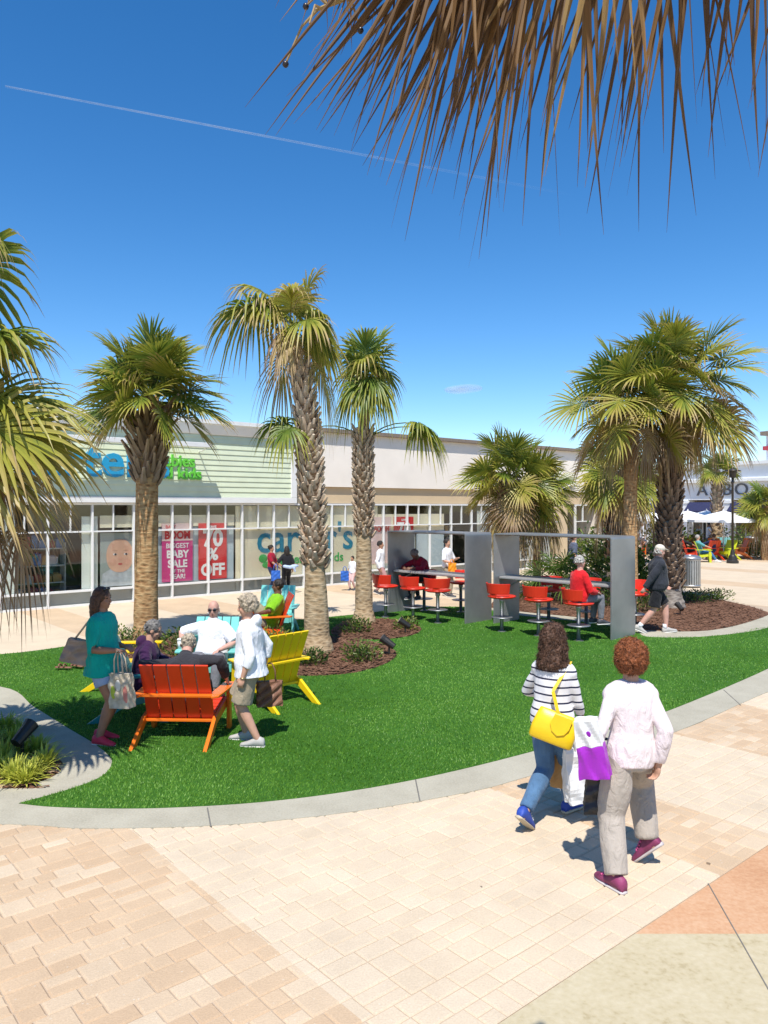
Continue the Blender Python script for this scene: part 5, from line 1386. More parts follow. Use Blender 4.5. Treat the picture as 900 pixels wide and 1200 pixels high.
# ---- the group on the lawn
C_ = person('woman standing in a bright teal tunic and pale denim shorts with two bags', (-3.05, 8.22), (.97, -.16), 1.69, spine=(0, .0, 1), look=(.05, 1, -.05), wr=Vector((-2.83, 8.03, 1.03)), wl=Vector((-2.86, 8.35, 1.02)), er=(.35, -.95, -.3), el=(-.3, -.9, -.3),
            al=Vector((-3.10, 8.32, .088)), ar=Vector((-3.04, 8.10, .088)), fr=(.15, 1, 0), fl=(-.1, 1, 0), skin='tan', hair='brown', style='long', female=True, girth=1.14, belly=.03, voxel=.008,
            top=dict(mat=teal_c, sleeve=1.04, hem=-.18, inf=.018, flare=.03, loose=.012, wr=.010), bottom=dict(mat=denim_l, len=.58, inf=.02, skirt=.0 or None), shoes=dict(mat=sh_red), curl=.6, seed=5)
m = MB()
for s in (-1, 1): m.ell(C_['hpnt'](s * .034, .055, .105), (.03, .012, .018), C_['HM'], 12, 8)
m.build('sunglasses', pmat('lens_dark', (.015, .015, .02), .1), C_['root'], smooth=True)
tb = bag('handbag', 'taupe leather shoulder bag at the back of the woman in teal', 'handbag', W(91, 777, 8.12), R(8), (.36, .15, .25), leather_t, handles=0, crumple=.008, flare=.8, tilt=R(14), seed=6, group='handbags on the visitors')
inv = (Matrix.Translation(tb.location) @ tb.rotation_euler.to_matrix().to_4x4()).inverted()
m = MB(); p_ = C_['Mw'] @ (C_['sh'][1] + Vector((-.03, -.02, .08)))
for dx in (-.09, .10): m.tube([Vector((dx, 0, .24)), (inv @ p_).lerp(Vector((dx, 0, .24)), .4) + Vector((0, -.03, 0)), inv @ p_], .011, 7)
m.build('strap', pmat('strap_beige', (.50, .42, .32), .6), tb, smooth=True)
hC = C_['Mw'] @ C_['wri'][1]
canvas = pmat('bag_canvas', (.52, .44, .33), .85, var=.3, vs=14)
tt_ = bag('tote_bag', 'beige printed tote bag hanging from the forearm of the woman in teal', 'tote bag', (hC.x + .085, hC.y - .04, .44), R(-20), (.25, .12, .36), canvas, handles=2, hl=.24, crumple=.01, seed=7, hm=pmat('strap_beige', (.50, .42, .32), .6), tilt=R(-5))
for nm, mt, x, z, a, b in (('green_print', pmat('print_green', (.42, .48, .05), .8), -.07, .17, .03, .07), ('pink_print', pmat('print_pink', (.58, .20, .16), .8), .085, .14, .028, .11), ('pale_print', pmat('print_pale', (.66, .62, .55), .8), .0, .24, .035, .06)):
    m = MB(); m.ell((x, -.056, z), (a, .006, b), None, 12, 8); m.build(nm, mt, tt_, smooth=True)
D_ = person('grey haired man in a plum hoodie sitting in the dark teal chair', (-2.98, 9.22), (.98, .12), 1.70, pel=(0, .07, .43), spine=(0, -.05, 1), spine2=(0, .22, 1), head=(0, .35, 1), look=(-.05, 1, -.3), world=False, wl=(-.22, .36, .60), wr=(.24, .36, .60), el=(-.8, -.5, -.1), er=(.8, -.5, -.1),
            al=(-.13, .62, .085), ar=(.13, .60, .085), kl=(0, .3, 1), kr=(0, .3, 1), skin='fair', hair='darkgrey', style='short', girth=1.15, belly=.05, voxel=.009,
            top=dict(mat=purple_c, sleeve=1.93, hem=-.08, inf=.024, hood=True, wr=.010), bottom=dict(mat=blk, len=1.95), shoes=dict(mat=sh_dark), seed=6)
E_ = person('man in a charcoal jacket seen from behind, leaning forward in the red chair', (-2.22, 8.36), (.04, 1), 1.74, pel=(0, .10, .41), spine=(-.05, .28, 1), spine2=(-.16, .62, 1), head=(-.10, .85, .75), look=(-.2, .9, -.5), world=False, wl=(-.40, .34, .66), wr=(.43, .24, .62), el=(-1, -.5, .1), er=(1, -.6, .1),
            al=(-.14, .60, .085), ar=(.14, .58, .085), kl=(0, .3, 1), kr=(0, .3, 1), skin='pink', hair='blondgrey', style='short', girth=1.15, voxel=.009, top=dict(mat=char_c, sleeve=1.95, hem=-.08, inf=.024, collar=True, wr=.009), bottom=dict(mat=blk, len=1.95), shoes=dict(mat=sh_dark), seed=7)
Fp = person('bald man in a white polo shirt and dark glasses sitting back in the turquoise chair', (-2.42, 10.75), (-.02, -1), 1.74, pel=(0, .06, .45), spine=(0, -.28, 1), spine2=(0, -.14, 1), head=(0, .04, 1), look=(-.05, 1, -.05), world=False, wr=(.37, .16, .64), wl=(-.16, .30, .58), el=(-1, -.4, .0), er=(1, -.5, 0),
            al=(-.17, .60, .085), ar=(.17, .58, .085), kl=(-.15, .3, 1), kr=(.15, .3, 1), skin='pink', hair='white', style='fringe', girth=1.2, belly=.06, voxel=.009, top=dict(mat=wht_c, sleeve=.95, hem=-.08, inf=.02, loose=.014, collar=True), bottom=dict(mat=grey_c, len=1.9), shoes=dict(mat=sh_dark), seed=8)
m = MB()
for s in (-1, 1): m.ell(Fp['hpnt'](s * .032, .094, .008), (.027, .007, .019), Fp['HM'], 12, 8)
m.tube([Fp['hpnt'](-.075, .0, .012), Fp['hpnt'](-.06, .08, .014), Fp['hpnt'](0, .104, .016), Fp['hpnt'](.06, .08, .014), Fp['hpnt'](.075, 0, .012)], .0035, 6)
m.build('glasses', pmat('lens_dark', (.015, .015, .02), .1), Fp['root'], smooth=True)
Gp = person('woman standing in profile in a white hooded jacket and khaki shorts, tousled fair grey hair', (-1.42, 8.12), (-1, .10), 1.615, spine=(0, .05, 1), look=(0, 1, -.1), head=(0, .18, 1), wl=Vector((-1.47, 7.90, .77)), wr=Vector((-1.32, 8.36, .80)), el=(-.3, -1, 0), er=(.3, -1, 0),
            al=Vector((-1.33, 8.02, .088)), ar=Vector((-1.50, 8.26, .088)), fl=(.05, 1, 0), fr=(.1, 1, 0), skin='fair', hair='blondgrey', style='tuft', female=True, girth=1.12, belly=.03, voxel=.008,
            top=dict(mat=wht_c, sleeve=1.55, hem=-.14, inf=.020, flare=.05, loose=.006, hood=True, wr=.012), bottom=dict(mat=khaki, len=.92, inf=.022, flare=.024), shoes=dict(mat=sh_grey), curl=.45, seed=9)
hG = Gp['Mw'] @ Gp['wri'][1]
bag('handbag', 'brown bag hanging behind the knees of the woman in the white jacket', 'handbag', (hG.x + .06, hG.y + .02, .36), R(15), (.27, .12, .27), pmat('leather_brown', (.20, .14, .10), .55), handles=1, hl=.2, crumple=.012, seed=9, group='handbags on the visitors')
m = MB(); wv_ = Gp['wri'][-1]; m.ell(wv_, (.031, .031, .012), None, 14, 8); m.build('wristwatch', pmat('watch_gold', (.5, .38, .2), .3, .8), Gp['root'], smooth=True)
Hp = person('man in a lime green shirt reclining in the orange chair by the ragged palm', (-2.02, 14.0), (-.96, -.25), 1.76, pel=(0, .06, .45), spine=(0, -.34, 1), spine2=(0, -.2, 1), look=(.1, 1, 0), world=False, wl=(-.18, .30, .62), wr=(.36, .12, .66), er=(1, -.4, 0), el=(-1, -.4, 0),
            al=(-.10, .62, .085), ar=(.02, .60, .42), kl=(0, .2, 1), kr=(.3, .2, 1), fr=(-.5, .8, .2), skin='brown', hair='dark', style='short', girth=1.2, belly=.05, voxel=.012, top=dict(mat=lime, sleeve=.98, hem=-.08, inf=.024, loose=.02), bottom=dict(mat=khaki, len=1.0, flare=.02), shoes=dict(mat=sh_white), seed=10)
# ---- at and around the tables
Ip = person('man in red sweater sitting on a bar stool at the right table', (3.68, 14.36), (.93, .36), 1.74, pel=(0, .0, .855), spine=(0, -.03, 1), spine2=(0, .12, 1), look=(.1, 1, -.1), world=False, wl=(-.18, .34, 1.06), wr=(.16, .30, .93), el=(-.8, -.7, 0), er=(.6, -1, 0), al=(-.10, .40, .40), ar=(.12, .42, .40), kl=(0, 1, .5), kr=(0, 1, .5),
            skin='pink', hair='grey', style='short', girth=1.12, belly=.03, voxel=.011, top=dict(mat=red_c, sleeve=1.8, hem=-.08, inf=.022), bottom=dict(mat=grey_c, len=1.93), shoes=dict(mat=sh_dark), seed=11)
Jp = person('man in maroon leaning on the left table from its far side', (.98, 18.55), (-.724, -.69), 1.76, pel=(0, .0, .855), spine=(0, .25, 1), spine2=(0, .65, 1), head=(0, .9, .8), look=(0, .7, -.7), world=False, wl=(-.12, .58, 1.09), wr=(.14, .56, 1.09), el=(-1, -.3, -.3), er=(1, -.3, -.3), al=(-.12, .34, .40), ar=(.12, .34, .40), kl=(0, 1, .5), kr=(0, 1, .5),
            skin='brown', hair='darkgrey', style='short', girth=1.1, voxel=.013, top=dict(mat=maroon, sleeve=1.6, hem=-.06, inf=.022), bottom=dict(mat=blk, len=1.93), shoes=dict(mat=sh_dark), seed=12, face=False)
ky = 15.25
Kp = person('man striding past the grey palm in dark jacket, black shorts and cream cap', (5.46, ky), (1, .06), 1.81, spine=(0, .10, 1), look=(-.1, 1, -.25), head=(0, .2, 1), wr=Vector((5.10, ky - .18, .83)), wl=Vector((5.72, ky + .24, .95)), er=(.2, -1, 0), el=(-.2, -1, 0), al=Vector((5.68, ky + .05, .10)), ar=Vector((5.10, ky - .05, .15)), fl=(0, 1, .12), fr=(0, .9, -.35),
            skin='pink', hair='grey', style='fringe', girth=1.18, belly=.06, voxel=.010, top=dict(mat=cloth('cloth_darkslate', (.03, .033, .042)), sleeve=1.95, hem=-.10, inf=.022, loose=.004, wr=.012, collar=True), bottom=dict(mat=blk, len=.86, inf=.014, flare=.016), shoes=dict(mat=sh_grey), seed=13)
m = MB(); hp_ = Kp['hpnt']
m.ell(hp_(0, -.008, .052), (.088, .104, .082), Kp['HM'], 18, 12)
m.loft([(hp_(0, .07, .058), Kp['HM'] @ Vector((.075, 0, 0)), Kp['HM'] @ Vector((0, 0, .012))), (hp_(0, .13, .052), Kp['HM'] @ Vector((.07, 0, 0)), Kp['HM'] @ Vector((0, 0, .008))), (hp_(0, .17, .04), Kp['HM'] @ Vector((.04, 0, 0)), Kp['HM'] @ Vector((0, 0, .005)))], 16)
m.build('cap', cloth('cloth_cream', (.66, .60, .50), .04), Kp['root'], smooth=True)
for s in (-1, 1):
    m = MB(); a_ = Kp['kne'][s].lerp(Vector(Kp['kne'][s]) * 0 + (Kp['Mw'].inverted() @ (Vector((5.66, ky + .05, .10)) if s < 0 else Vector((5.10, ky - .05, .15)))), .80)
    b_ = Kp['Mw'].inverted() @ (Vector((5.66, ky + .05, .10)) if s < 0 else Vector((5.10, ky - .05, .15)))
    m.tube([a_, b_], [.046, .045], 12); m.build('sock', wht_c, Kp['root'], smooth=True)
# ---- along the shop front
blue_bag = pmat('bag_blue', (.02, .11, .45), .5)
SHOPPERS = 'shoppers along the shop front'
def simple(label, px, Y, dv, h, top, bot, skin, hair, style, sleeve=1.0, blen=1.93, voxel=.015, step=.16, group=SHOPPERS, seed=1, **k):
    g0 = W(px, 600, Y); S = h / 1.7
    return person(label, (g0.x, Y), dv, h, world=False, al=(-.09 * S, -step * S, .12 * S), ar=(.09 * S, step * S, .085 * S), fl=(0, .9, -.35), skin=skin, hair=hair, style=style, female=True, voxel=voxel, face=False, fingers=False, group=group,
                  top=dict(mat=top, sleeve=sleeve, hem=-.10, inf=.022, wr=.01), bottom=dict(mat=bot, len=blen, inf=.014), shoes=dict(mat=sh_dark), seed=seed, **k)
simple('dark haired woman in a maroon top walking along the shop front', 318, 22.7, (.9, -.35), 1.42, maroon, navy_c, 'mid', 'dark', 'bun', seed=21, wr=(.15, .30, .78), wl=(-.12, .25, .80))
simple('person in black with a pale jacket round the waist beside the woman in maroon', 336, 22.5, (-.3, .95), 1.40, blk, blk, 'mid', 'dark', 'long', seed=22, wl=(-.26, .1, .80))
g0 = W(323, 600, 22.3); bag('shopping_bag', 'blue carrier bag in front of the woman in maroon', 'shopping bag', (g0.x, 22.3, .38), .3, (.26, .12, .30), blue_bag, handles=2, hl=.2, group='bags at the shop front', seed=11)
g0 = W(340, 600, 22.32); root = thing('tied_jacket', 'pale blue jacket tied round the waist of the person in black', 'jacket', (g0.x, 22.44, .78), 0)
m = MB(); m.tube([(-.17, -.12, .02), (0, -.17, .0), (.17, -.12, .03), (.2, .02, .03)], [.05, .055, .05, .04], 10, round_ends=True); m.tube([(.12, -.15, .0), (.15, -.16, -.12)], [.04, .03], 8, round_ends=True); blob(m, .013, 3, .008, 20, 'folded_cloth', cloth('cloth_paleblue', (.42, .52, .72)), root)
simple('small child in white and pale pink carrying a blue bag by the shop front', 413, 23.2, (-.5, -.85), 1.06, wht_c, cloth('cloth_rose', (.66, .45, .44)), 'mid', 'dark', 'short', seed=23, step=.08)
g0 = W(404, 600, 23.1); bag('shopping_bag', 'blue carrier bag hanging beside the child', 'shopping bag', (g0.x, 23.1, .30), .2, (.24, .1, .30), blue_bag, handles=2, hl=.14, group='bags at the shop front', seed=12)
simple('shopper in a long white shirt between the slim palm and the left metal leg', 446, 22.0, (.9, -.2), 1.58, wht_c, cloth('cloth_rose2', (.45, .25, .24)), 'mid', 'dark', 'short', sleeve=1.9, seed=24)
simple('shopper in a white shirt holding an orange bag behind the left table', 524, 21.6, (.75, -.6), 1.66, wht_c, khaki, 'fair', 'dark', 'short', seed=25, wr=(.16, .28, .98), wl=(-.1, .3, 1.1))
g0 = W(530, 600, 21.2); bag('shopping_bag', 'orange carrier bag carried behind the left table', 'shopping bag', (g0.x, 21.25, .72), .4, (.22, .1, .26), pmat('bag_orange', (.85, .30, .01), .5), handles=2, hl=.1, group='bags at the shop front', seed=13)
simple('person in dark trousers walking behind the palmetto clump', 672, 25.0, (1, .1), 1.66, cloth('cloth_slate2', (.10, .12, .18)), navy_c, 'fair', 'brown', 'short', seed=26)
# ---- the far seats
FARP = 'people at the far seats'
def far_sit(label, px, Y, dv, top, bot, hair, seed):
    g0 = W(px, 600, Y)
    person(label, (g0.x, Y), dv, 1.72, pel=(0, -.06, .50), spine=(0, -.2, 1), world=False, wl=(-.3, .3, .7), wr=(.3, .3, .7), el=(-1, -.4, 0), er=(1, -.4, 0), al=(-.13, .66, .09), ar=(.13, .62, .09), kl=(0, .3, 1), kr=(0, .3, 1), hair=hair, style='short', voxel=.02, face=False, fingers=False, group=FARP,
           top=dict(mat=top, sleeve=1.2, inf=.025), bottom=dict(mat=bot, len=1.93), shoes=dict(mat=sh_white), seed=seed)
far_sit('seated person in blue jeans and teal shirt in the far yellow green chair', 822, 35.2, (.9, -.3), cloth('cloth_sea', (.10, .30, .32)), cloth('cloth_bluejean', (.05, .16, .34)), 'grey', 31)
far_sit('seated person in black right of the grey trunk, far off', 803, 36.5, (1, .2), blk, blk, 'dark', 32)
far_sit('seated person in a pale top far off, left of the grey trunk', 748, 39, (-.4, -1), cloth('cloth_peach', (.65, .45, .36)), khaki, 'white', 33)
far_sit('seated person in navy far off behind the red chairs', 834, 36.5, (-.2, 1), navy_c, navy_c, 'brown', 34)
simple('standing person in a white shirt far off under the umbrellas', 831, 41.5, (-1, .2), 1.72, wht_c, grey_c, 'tan', 'dark', 'short', voxel=.02, group=FARP, seed=35, step=.05)
simple('standing person in pale blue far off, left of the one in white', 819, 40.5, (.8, .3), 1.66, cloth('cloth_paleblue2', (.50, .60, .68)), blk, 'fair', 'grey', 'short', voxel=.02, group=FARP, seed=36, step=.05)
simple('person in white standing far off between the orange and the grey trunks', 753, 44, (-1, -.4), 1.7, wht_c, wht_c, 'fair', 'grey', 'short', voxel=.02, group=FARP, seed=37, step=.05)
# ================================================================== PALMS AND PLANTS

def frond(mb, base, az, el, Lp, Lb, t0, t1, n=34, droop=0.35, spread=128, sag=0.22, w0=0.05, r=rng, stalk=0.016, limp=0.0, costa=0.38, cc=.16):
    """a fan leaf: stalk, curved rib, folded segments that hang at the tips"""
    d = Vector((math.cos(el) * math.cos(az), math.cos(el) * math.sin(az), math.sin(el)))
    dn = -Z
    ps = [base + d * (Lp * k / 5) + dn * (sag * Lp * (k / 5) ** 2) for k in range(6)]
    T = (ps[-1] - ps[-2]).normalized()
    side = T.cross(Z)
    if side.length < 0.08: side = Vector((-math.sin(az), math.cos(az), 0))
    side.normalize()
    roll = r.uniform(-1.0, 1.0)
    nrm = side.cross(T).normalized()
    side = (side * math.cos(roll) + nrm * math.sin(roll)).normalized(); nrm = side.cross(T).normalized()
    E = ps[-1]; Lc = costa * Lb
    rib = [E + T * (Lc * q) + (dn * cc - nrm * 0.08) * Lc * q * q for q in (0, .25, .5, .75, 1.0)]
    mb.tube(ps + rib[1:], [stalk * 1.35, stalk * 1.15, stalk, stalk * .95, stalk * .9, stalk * .85, stalk * .6, stalk * .5, stalk * .35, stalk * .2], 5, 0, min(1, t0 + 0.08))
    for i in range(n):
        ph = R(spread) * (2 * i / (n - 1) - 1) + r.uniform(-.03, .03)
        fr = max(0.0, 1 - abs(ph) / R(spread)) ** 1.3
        q = fr * 4; k = min(3, int(q)); st = rib[k].lerp(rib[k + 1], q - k)
        Tl = (rib[k + 1] - rib[k]).normalized()
        nl = side.cross(Tl).normalized()
        sg = (Tl * math.cos(ph) + side * math.sin(ph) + nl * (0.16 * abs(math.sin(ph)) + r.uniform(-.05, .05))).normalized()
        Ls = Lb * (0.62 + 0.38 * math.cos(ph * 0.62)) * r.uniform(0.86, 1.08) * (1 - 0.30 * fr)
        dr = droop * r.uniform(0.6, 1.4) + limp * 0.6
        wv = sg.cross(nl)
        if wv.length < 1e-4: continue
        wv.normalize(); fv = wv.cross(sg)
        vs, fs, ts = [], [], []
        kink = r.uniform(0.5, 0.8)
        jt = r.uniform(-.07, .09)
        for j, t in enumerate((0.0, 0.22, 0.45, 0.68, 0.86, 1.0)):
            ex = max(0, t - kink)
            p = st + sg * (Ls * t) + dn * (dr * Ls * t ** 2.4) + dn * (ex * ex * Ls * (0.55 + limp)) - sg * (ex * Ls * .15)
            w = w0 * (0.34, 0.82, 1.0, 0.74, 0.38, 0.02)[j] * 0.5
            vs += [p - wv * w, p - fv * (w * 0.55), p + wv * w]
            tn = t0 + (t1 - t0) * t ** 1.8 + jt
            ts += [tn, tn + 0.03, tn]
            if j:
                b = (j - 1) * 3
                fs += [(b, b + 1, b + 4, b + 3), (b + 1, b + 2, b + 5, b + 4)]
        mb.add(vs, fs, 0, ts)

def stub(mb, c, az, tilt, L, w, tone, r=rng, split=True):
    """old leaf base: a boot that leans out of the trunk, forked at its root"""
    o = Vector((math.cos(az), math.sin(az), 0)); s = Vector((-math.sin(az), math.cos(az), 0))
    up = (Z * math.cos(tilt) + o * math.sin(tilt)).normalized()
    nn = s.cross(up)
    sk = s * r.uniform(-0.25, 0.25) * L
    pts = []
    for q, ww, th in ((-.35, 1.35, .018), (0.0, 1.1, .03), (0.5, 0.62, .032), (1.0, 0.42, .022)):
        cc = c + up * (L * q) + sk * max(0, q) + o * (0.03 if q >= 0 else 0.005)
        a = ww * w / 2
        pts.append([cc - s * a, cc - nn * -th * 1.0 + o * 0.0, cc + s * a, cc + nn * -th])
    vs = [p for ring in pts for p in ring]
    fs = []
    for i in range(3):
        for k in range(4): fs.append((i * 4 + k, i * 4 + (k + 1) % 4, i * 4 + 4 + (k + 1) % 4, i * 4 + 4 + k))
    fs.append((12, 13, 14, 15)); fs.append((3, 2, 1, 0))
    ts = []
    for q in (-.25, -.05, .05, .22):
        ts += [tone + q + r.uniform(-.08, .08)] * 4
    mb.add(vs, fs, 0, ts)

def palm(label, base, path, rad, mat, crown, fronds, boots=None, dead=0, seed=1, stubs_long=False, dz=0.0, daz=None, name='palm_tree', group='palms on the plaza', skirt=(0.75, 0.95), dl=1.0):
    """path: (dx, dy, z) trunk axis points; rad: radii; crown: dict; boots: (z0, z1, L, w, tone)"""
    r = random.Random(seed)
    root = thing(name, label, 'palm', base, 0, group)
    P = [Vector(p) for p in path]
    pts, rr = [], []
    for i in range(len(P) - 1):
        k_ = 7
        for k in range(k_):
            f = k / k_
            pts.append(P[i].lerp(P[i + 1], f)); rr.append((rad[i] * (1 - f) + rad[i + 1] * f) * r.uniform(0.965, 1.035))
    pts.append(P[-1]); rr.append(rad[-1])
    m = MB(); m.tube([Vector((0, 0, -0.05)) + P[0]] + pts, [rr[0] * 1.08] + rr, 18)
    m.build('trunk', mat, root, smooth=True)
    def axis(z):
        for i in range(len(P) - 1):
            if P[i].z <= z <= P[i + 1].z or i == len(P) - 2:
                f = (z - P[i].z) / max(1e-6, P[i + 1].z - P[i].z)
                return P[i].lerp(P[i + 1], f), rad[i] * (1 - f) + rad[i + 1] * f
    if boots:
        m = MB(); a = 0.0
        z = boots[0]
        while z < boots[1]:
            c, q = axis(z)
            f = (z - boots[0]) / max(.01, boots[1] - boots[0])
            L_ = boots[2] * r.uniform(0.75, 1.2) * (0.8 + (0.6 * f if stubs_long else 0.25 * f))
            o = Vector((math.cos(a), math.sin(a), 0))
            stub(m, c + o * (q * 0.92), a, R(r.uniform(16, 30) + (22 * f if stubs_long else 6)), L_, boots[3] * r.uniform(0.8, 1.15), boots[4] + r.uniform(-.12, .12), r)
            a += 2.399963 + r.uniform(-.15, .15)
            z += boots[5]
        m.build('leaf_bases', MAT['boot'], root)
    top = P[-1]
    if dead:
        m = MB()
        for k in range(dead):
            az = k * 2.39996 + r.uniform(-.4, .4)
            if daz is not None: az = R(daz[0] + (daz[1] - daz[0]) * ((k * .618) % 1))
            frond(m, top + Vector((0, 0, r.uniform(-.45, 0.0) + dz)), az, R(r.uniform(-50, -5)), crown['Lp'] * r.uniform(.45, .8), crown['Lb'] * dl * r.uniform(.8, 1.05), r.uniform(*skirt) - .08, r.uniform(*skirt) + .05,
                  n=crown.get('n', 30), droop=0.75, sag=0.6, r=r, limp=0.8, w0=crown.get('w0', .05) * .7, cc=.5)
        m.build('dead_fronds', MAT['palm'], root)
    m = MB()
    fl = fronds(r) if callable(fronds) else fronds
    for f in fl:
        frond(m, top + Vector((r.uniform(-.05, .05), r.uniform(-.05, .05), r.uniform(-.12, .12))), f[0], f[1], crown['Lp'] * f[2], crown['Lb'] * f[3], f[4] + crown.get('ts', 0), f[5] + crown.get('ts', 0) * .7, n=crown.get('n', 34),
              droop=f[6] if len(f) > 6 else crown.get('droop', .3), sag=f[7] if len(f) > 7 else crown.get('sag', .2), r=r, w0=crown.get('w0', .05), limp=f[8] if len(f) > 8 else 0)
    m.build('crown', MAT['palm'], root)
    return root
def full(n, lo=-35, hi=80, t=(0.05, 0.38), tip=(0.35, 0.68), azr=None, st=1.0, dry=0.0):
    def gen(r):
        out = []
        for k in range(n):
            f = k / (n - 1)
            el = hi + (lo - hi) * f ** 0.85
            az = k * 2.39996 + r.uniform(-.25, .25)
            if azr: az = r.uniform(*azr)
            age = f * 0.22 + (.32 if f > .35 and r.random() < dry else 0)
            out.append((az, R(el + r.uniform(-7, 7)), r.uniform(.75, 1.1), r.uniform(.85, 1.1), r.uniform(*t) + age * .6, r.uniform(*tip) + age, (0.02 + 0.24 * f + r.uniform(-.03, .08)) * st, (0.05 + .2 * f) * st))
        return out
    return gen

# the palm left of centre, smooth trunk with a ruff of spiky leaf bases
palm('palm with full round crown and a ruff of spiky leaf bases, behind the group', (-4.42, 14.1, 0), [(0, 0, 0), (0.0, 0, .5), (0.02, 0, 2.9), (0.04, 0, 3.35), (0.06, 0, 4.6)], [.26, .22, .20, .24, .18],
     MAT['trunk_orange'], dict(Lp=.62, Lb=1.0, n=38, w0=.052), full(32, -16, 84, (.10, .34), (.40, .70), st=.5), (3.0, 4.3, .34, .12, .42, .0125), 0, 3, True)
# leaning ragged palm in the mulch bed
palm('tall ragged palm with cross hatched leaf bases and a sparse crown leaning left', (-1.17, 13.25, 0), [(0, 0, 0), (0, 0, .35), (-.05, 0, 2.0), (-.14, 0, 3.6), (-.22, 0, 4.5), (-.42, 0, 5.65)], [.31, .22, .16, .135, .115, .06],
     MAT['trunk_tan'], dict(Lp=.6, Lb=.92, n=34, w0=.05, ts=.12),
     [(R(175), R(42), 1.35, 1.05, .28, .66, .8, .25), (R(200), R(35), 1.2, 1.1, .12, .6, .95, .3), (R(150), R(62), 1.1, .9, .1, .5, .5, .15), (R(190), R(58), 1.35, 1.0, .3, .8, .6, .2),
      (R(20), R(75), .9, .95, .35, .75, .4, .1), (R(100), R(80), .9, .9, .3, .7, .3, .1), (R(-30), R(36), .7, .8, .15, .6, .7, .3, .2), (R(10), R(12), .55, .75, .15, .62, .8, .4, .3),
      (R(-100), R(5), .4, .7, .62, .8, 1.0, .4, .5), (R(-60), R(40), .7, .9, .2, .7, .8, .3), (R(-150), R(50), .8, .9, .2, .7, .8, .3),
      (R(60), R(20), .6, .9, .3, .7, .8, .3), (R(-80), R(65), .8, .9, .35, .7, .5, .2)], (1.5, 5.0, .19, .135, .70, .0135), 2, 5, skirt=(.6, .85))
pr = bpy.data.objects['palm_tree.001'] if 'palm_tree.001' in bpy.data.objects else None
mm = MB(); q_ = random.Random(8)
frond(mm, Vector((-.27, 0, 3.95)), R(185), R(28), .30, .62, .12, .55, n=26, droop=.9, r=q_, w0=.045)
frond(mm, Vector((-.27, 0, 3.9)), R(-120), R(15), .25, .62, .2, .6, n=24, droop=.9, r=q_, w0=.045)
mm.build('young_fronds', MAT['palm'], pr)
# slim palm beside it, with one leaf hanging far out to the right
palm('slim palm with an upright narrow crown and one long leaf hanging out to its right', (-.44, 16.6, 0), [(0, 0, 0), (0, 0, .3), (0, 0, 2.0), (-.02, 0, 4.05), (.03, 0, 4.75), (.05, 0, 5.3)], [.29, .20, .155, .145, .10, .06],
     MAT['trunk_tan'], dict(Lp=.5, Lb=1.0, n=30, w0=.05, ts=.14),
     [(R(90), R(82), 1.0, 1.05, .05, .45, .1, .05), (R(10), R(76), 1.0, 1.0, .05, .5, .2, .05), (R(170), R(74), 1.0, 1.0, .05, .5, .2, .05), (R(-80), R(80), .9, .95, .08, .5, .2, .05), (R(-30), R(68), .9, .9, .1, .5, .35, .1),
      (R(215), R(66), .8, .85, .1, .5, .4, .1), (R(-95), R(55), .6, .9, .3, .62, .8, .2), (R(20), R(35), .4, .75, .1, .5, .9, .2), (R(165), R(35), .4, .75, .1, .5, .9, .2), (R(-60), R(20), .35, .8, .05, .5, 1.0, .3), (R(-120), R(20), .35, .8, .05, .5, 1.0, .3),
      (R(-90), R(5), .3, .8, .05, .5, 1.0, .3), (R(-20), R(0), .35, .7, .1, .5, 1.1, .3), (R(200), R(0), .35, .7, .1, .5, 1.1, .3)], (1.9, 4.2, .18, .12, .70, .0135), 0, 9)
pr = [o for o in bpy.data.objects if o.name.startswith('palm_tree') and o.parent is None][-1]
mm = MB(); q_ = random.Random(4)
frond(mm, Vector((0, 0, 4.0)), R(2), R(34), 1.42, .82, .18, .6, n=36, droop=.9, sag=.36, r=q_, w0=.05, stalk=.014, costa=.3)
frond(mm, Vector((0, 0, 4.0)), R(-12), R(40), 1.5, .80, .22, .62, n=34, droop=.9, sag=.42, r=q_, w0=.05, stalk=.014, costa=.3)
frond(mm, Vector((0, 0, 4.05)), R(178), R(36), 1.35, .70, .2, .6, n=30, droop=.95, sag=.42, r=q_, w0=.05, stalk=.014, costa=.3)
mm.build('outer_fronds', MAT['palm'], pr)
# two low palms behind the second metal table
palm('low bushy palm with a full yellow green crown behind the metal tables', (3.62, 22.0, 0), [(0, 0, 0), (0, 0, .5), (0, 0, 2.6), (.02, 0, 3.35)], [.32, .25, .22, .16],
     MAT['trunk_grey'], dict(Lp=.75, Lb=1.05, n=34, w0=.056), full(30, -36, 82, (.14, .40), (.40, .66), st=.6, dry=.2), (1.2, 3.2, .24, .15, .25, .016), 7, 14, skirt=(.68, .9))
palm('small palm with a thin stem just right of the low bushy palm', (4.55, 22.6, 0), [(0, 0, 0), (0, 0, .4), (0, 0, 2.2), (.02, 0, 2.95)], [.16, .12, .11, .09],
     MAT['trunk_orange'], dict(Lp=.62, Lb=.95, n=30, w0=.056), full(22, -45, 70, (.15, .4), (.4, .66)), None, 5, 15, skirt=(.66, .88))
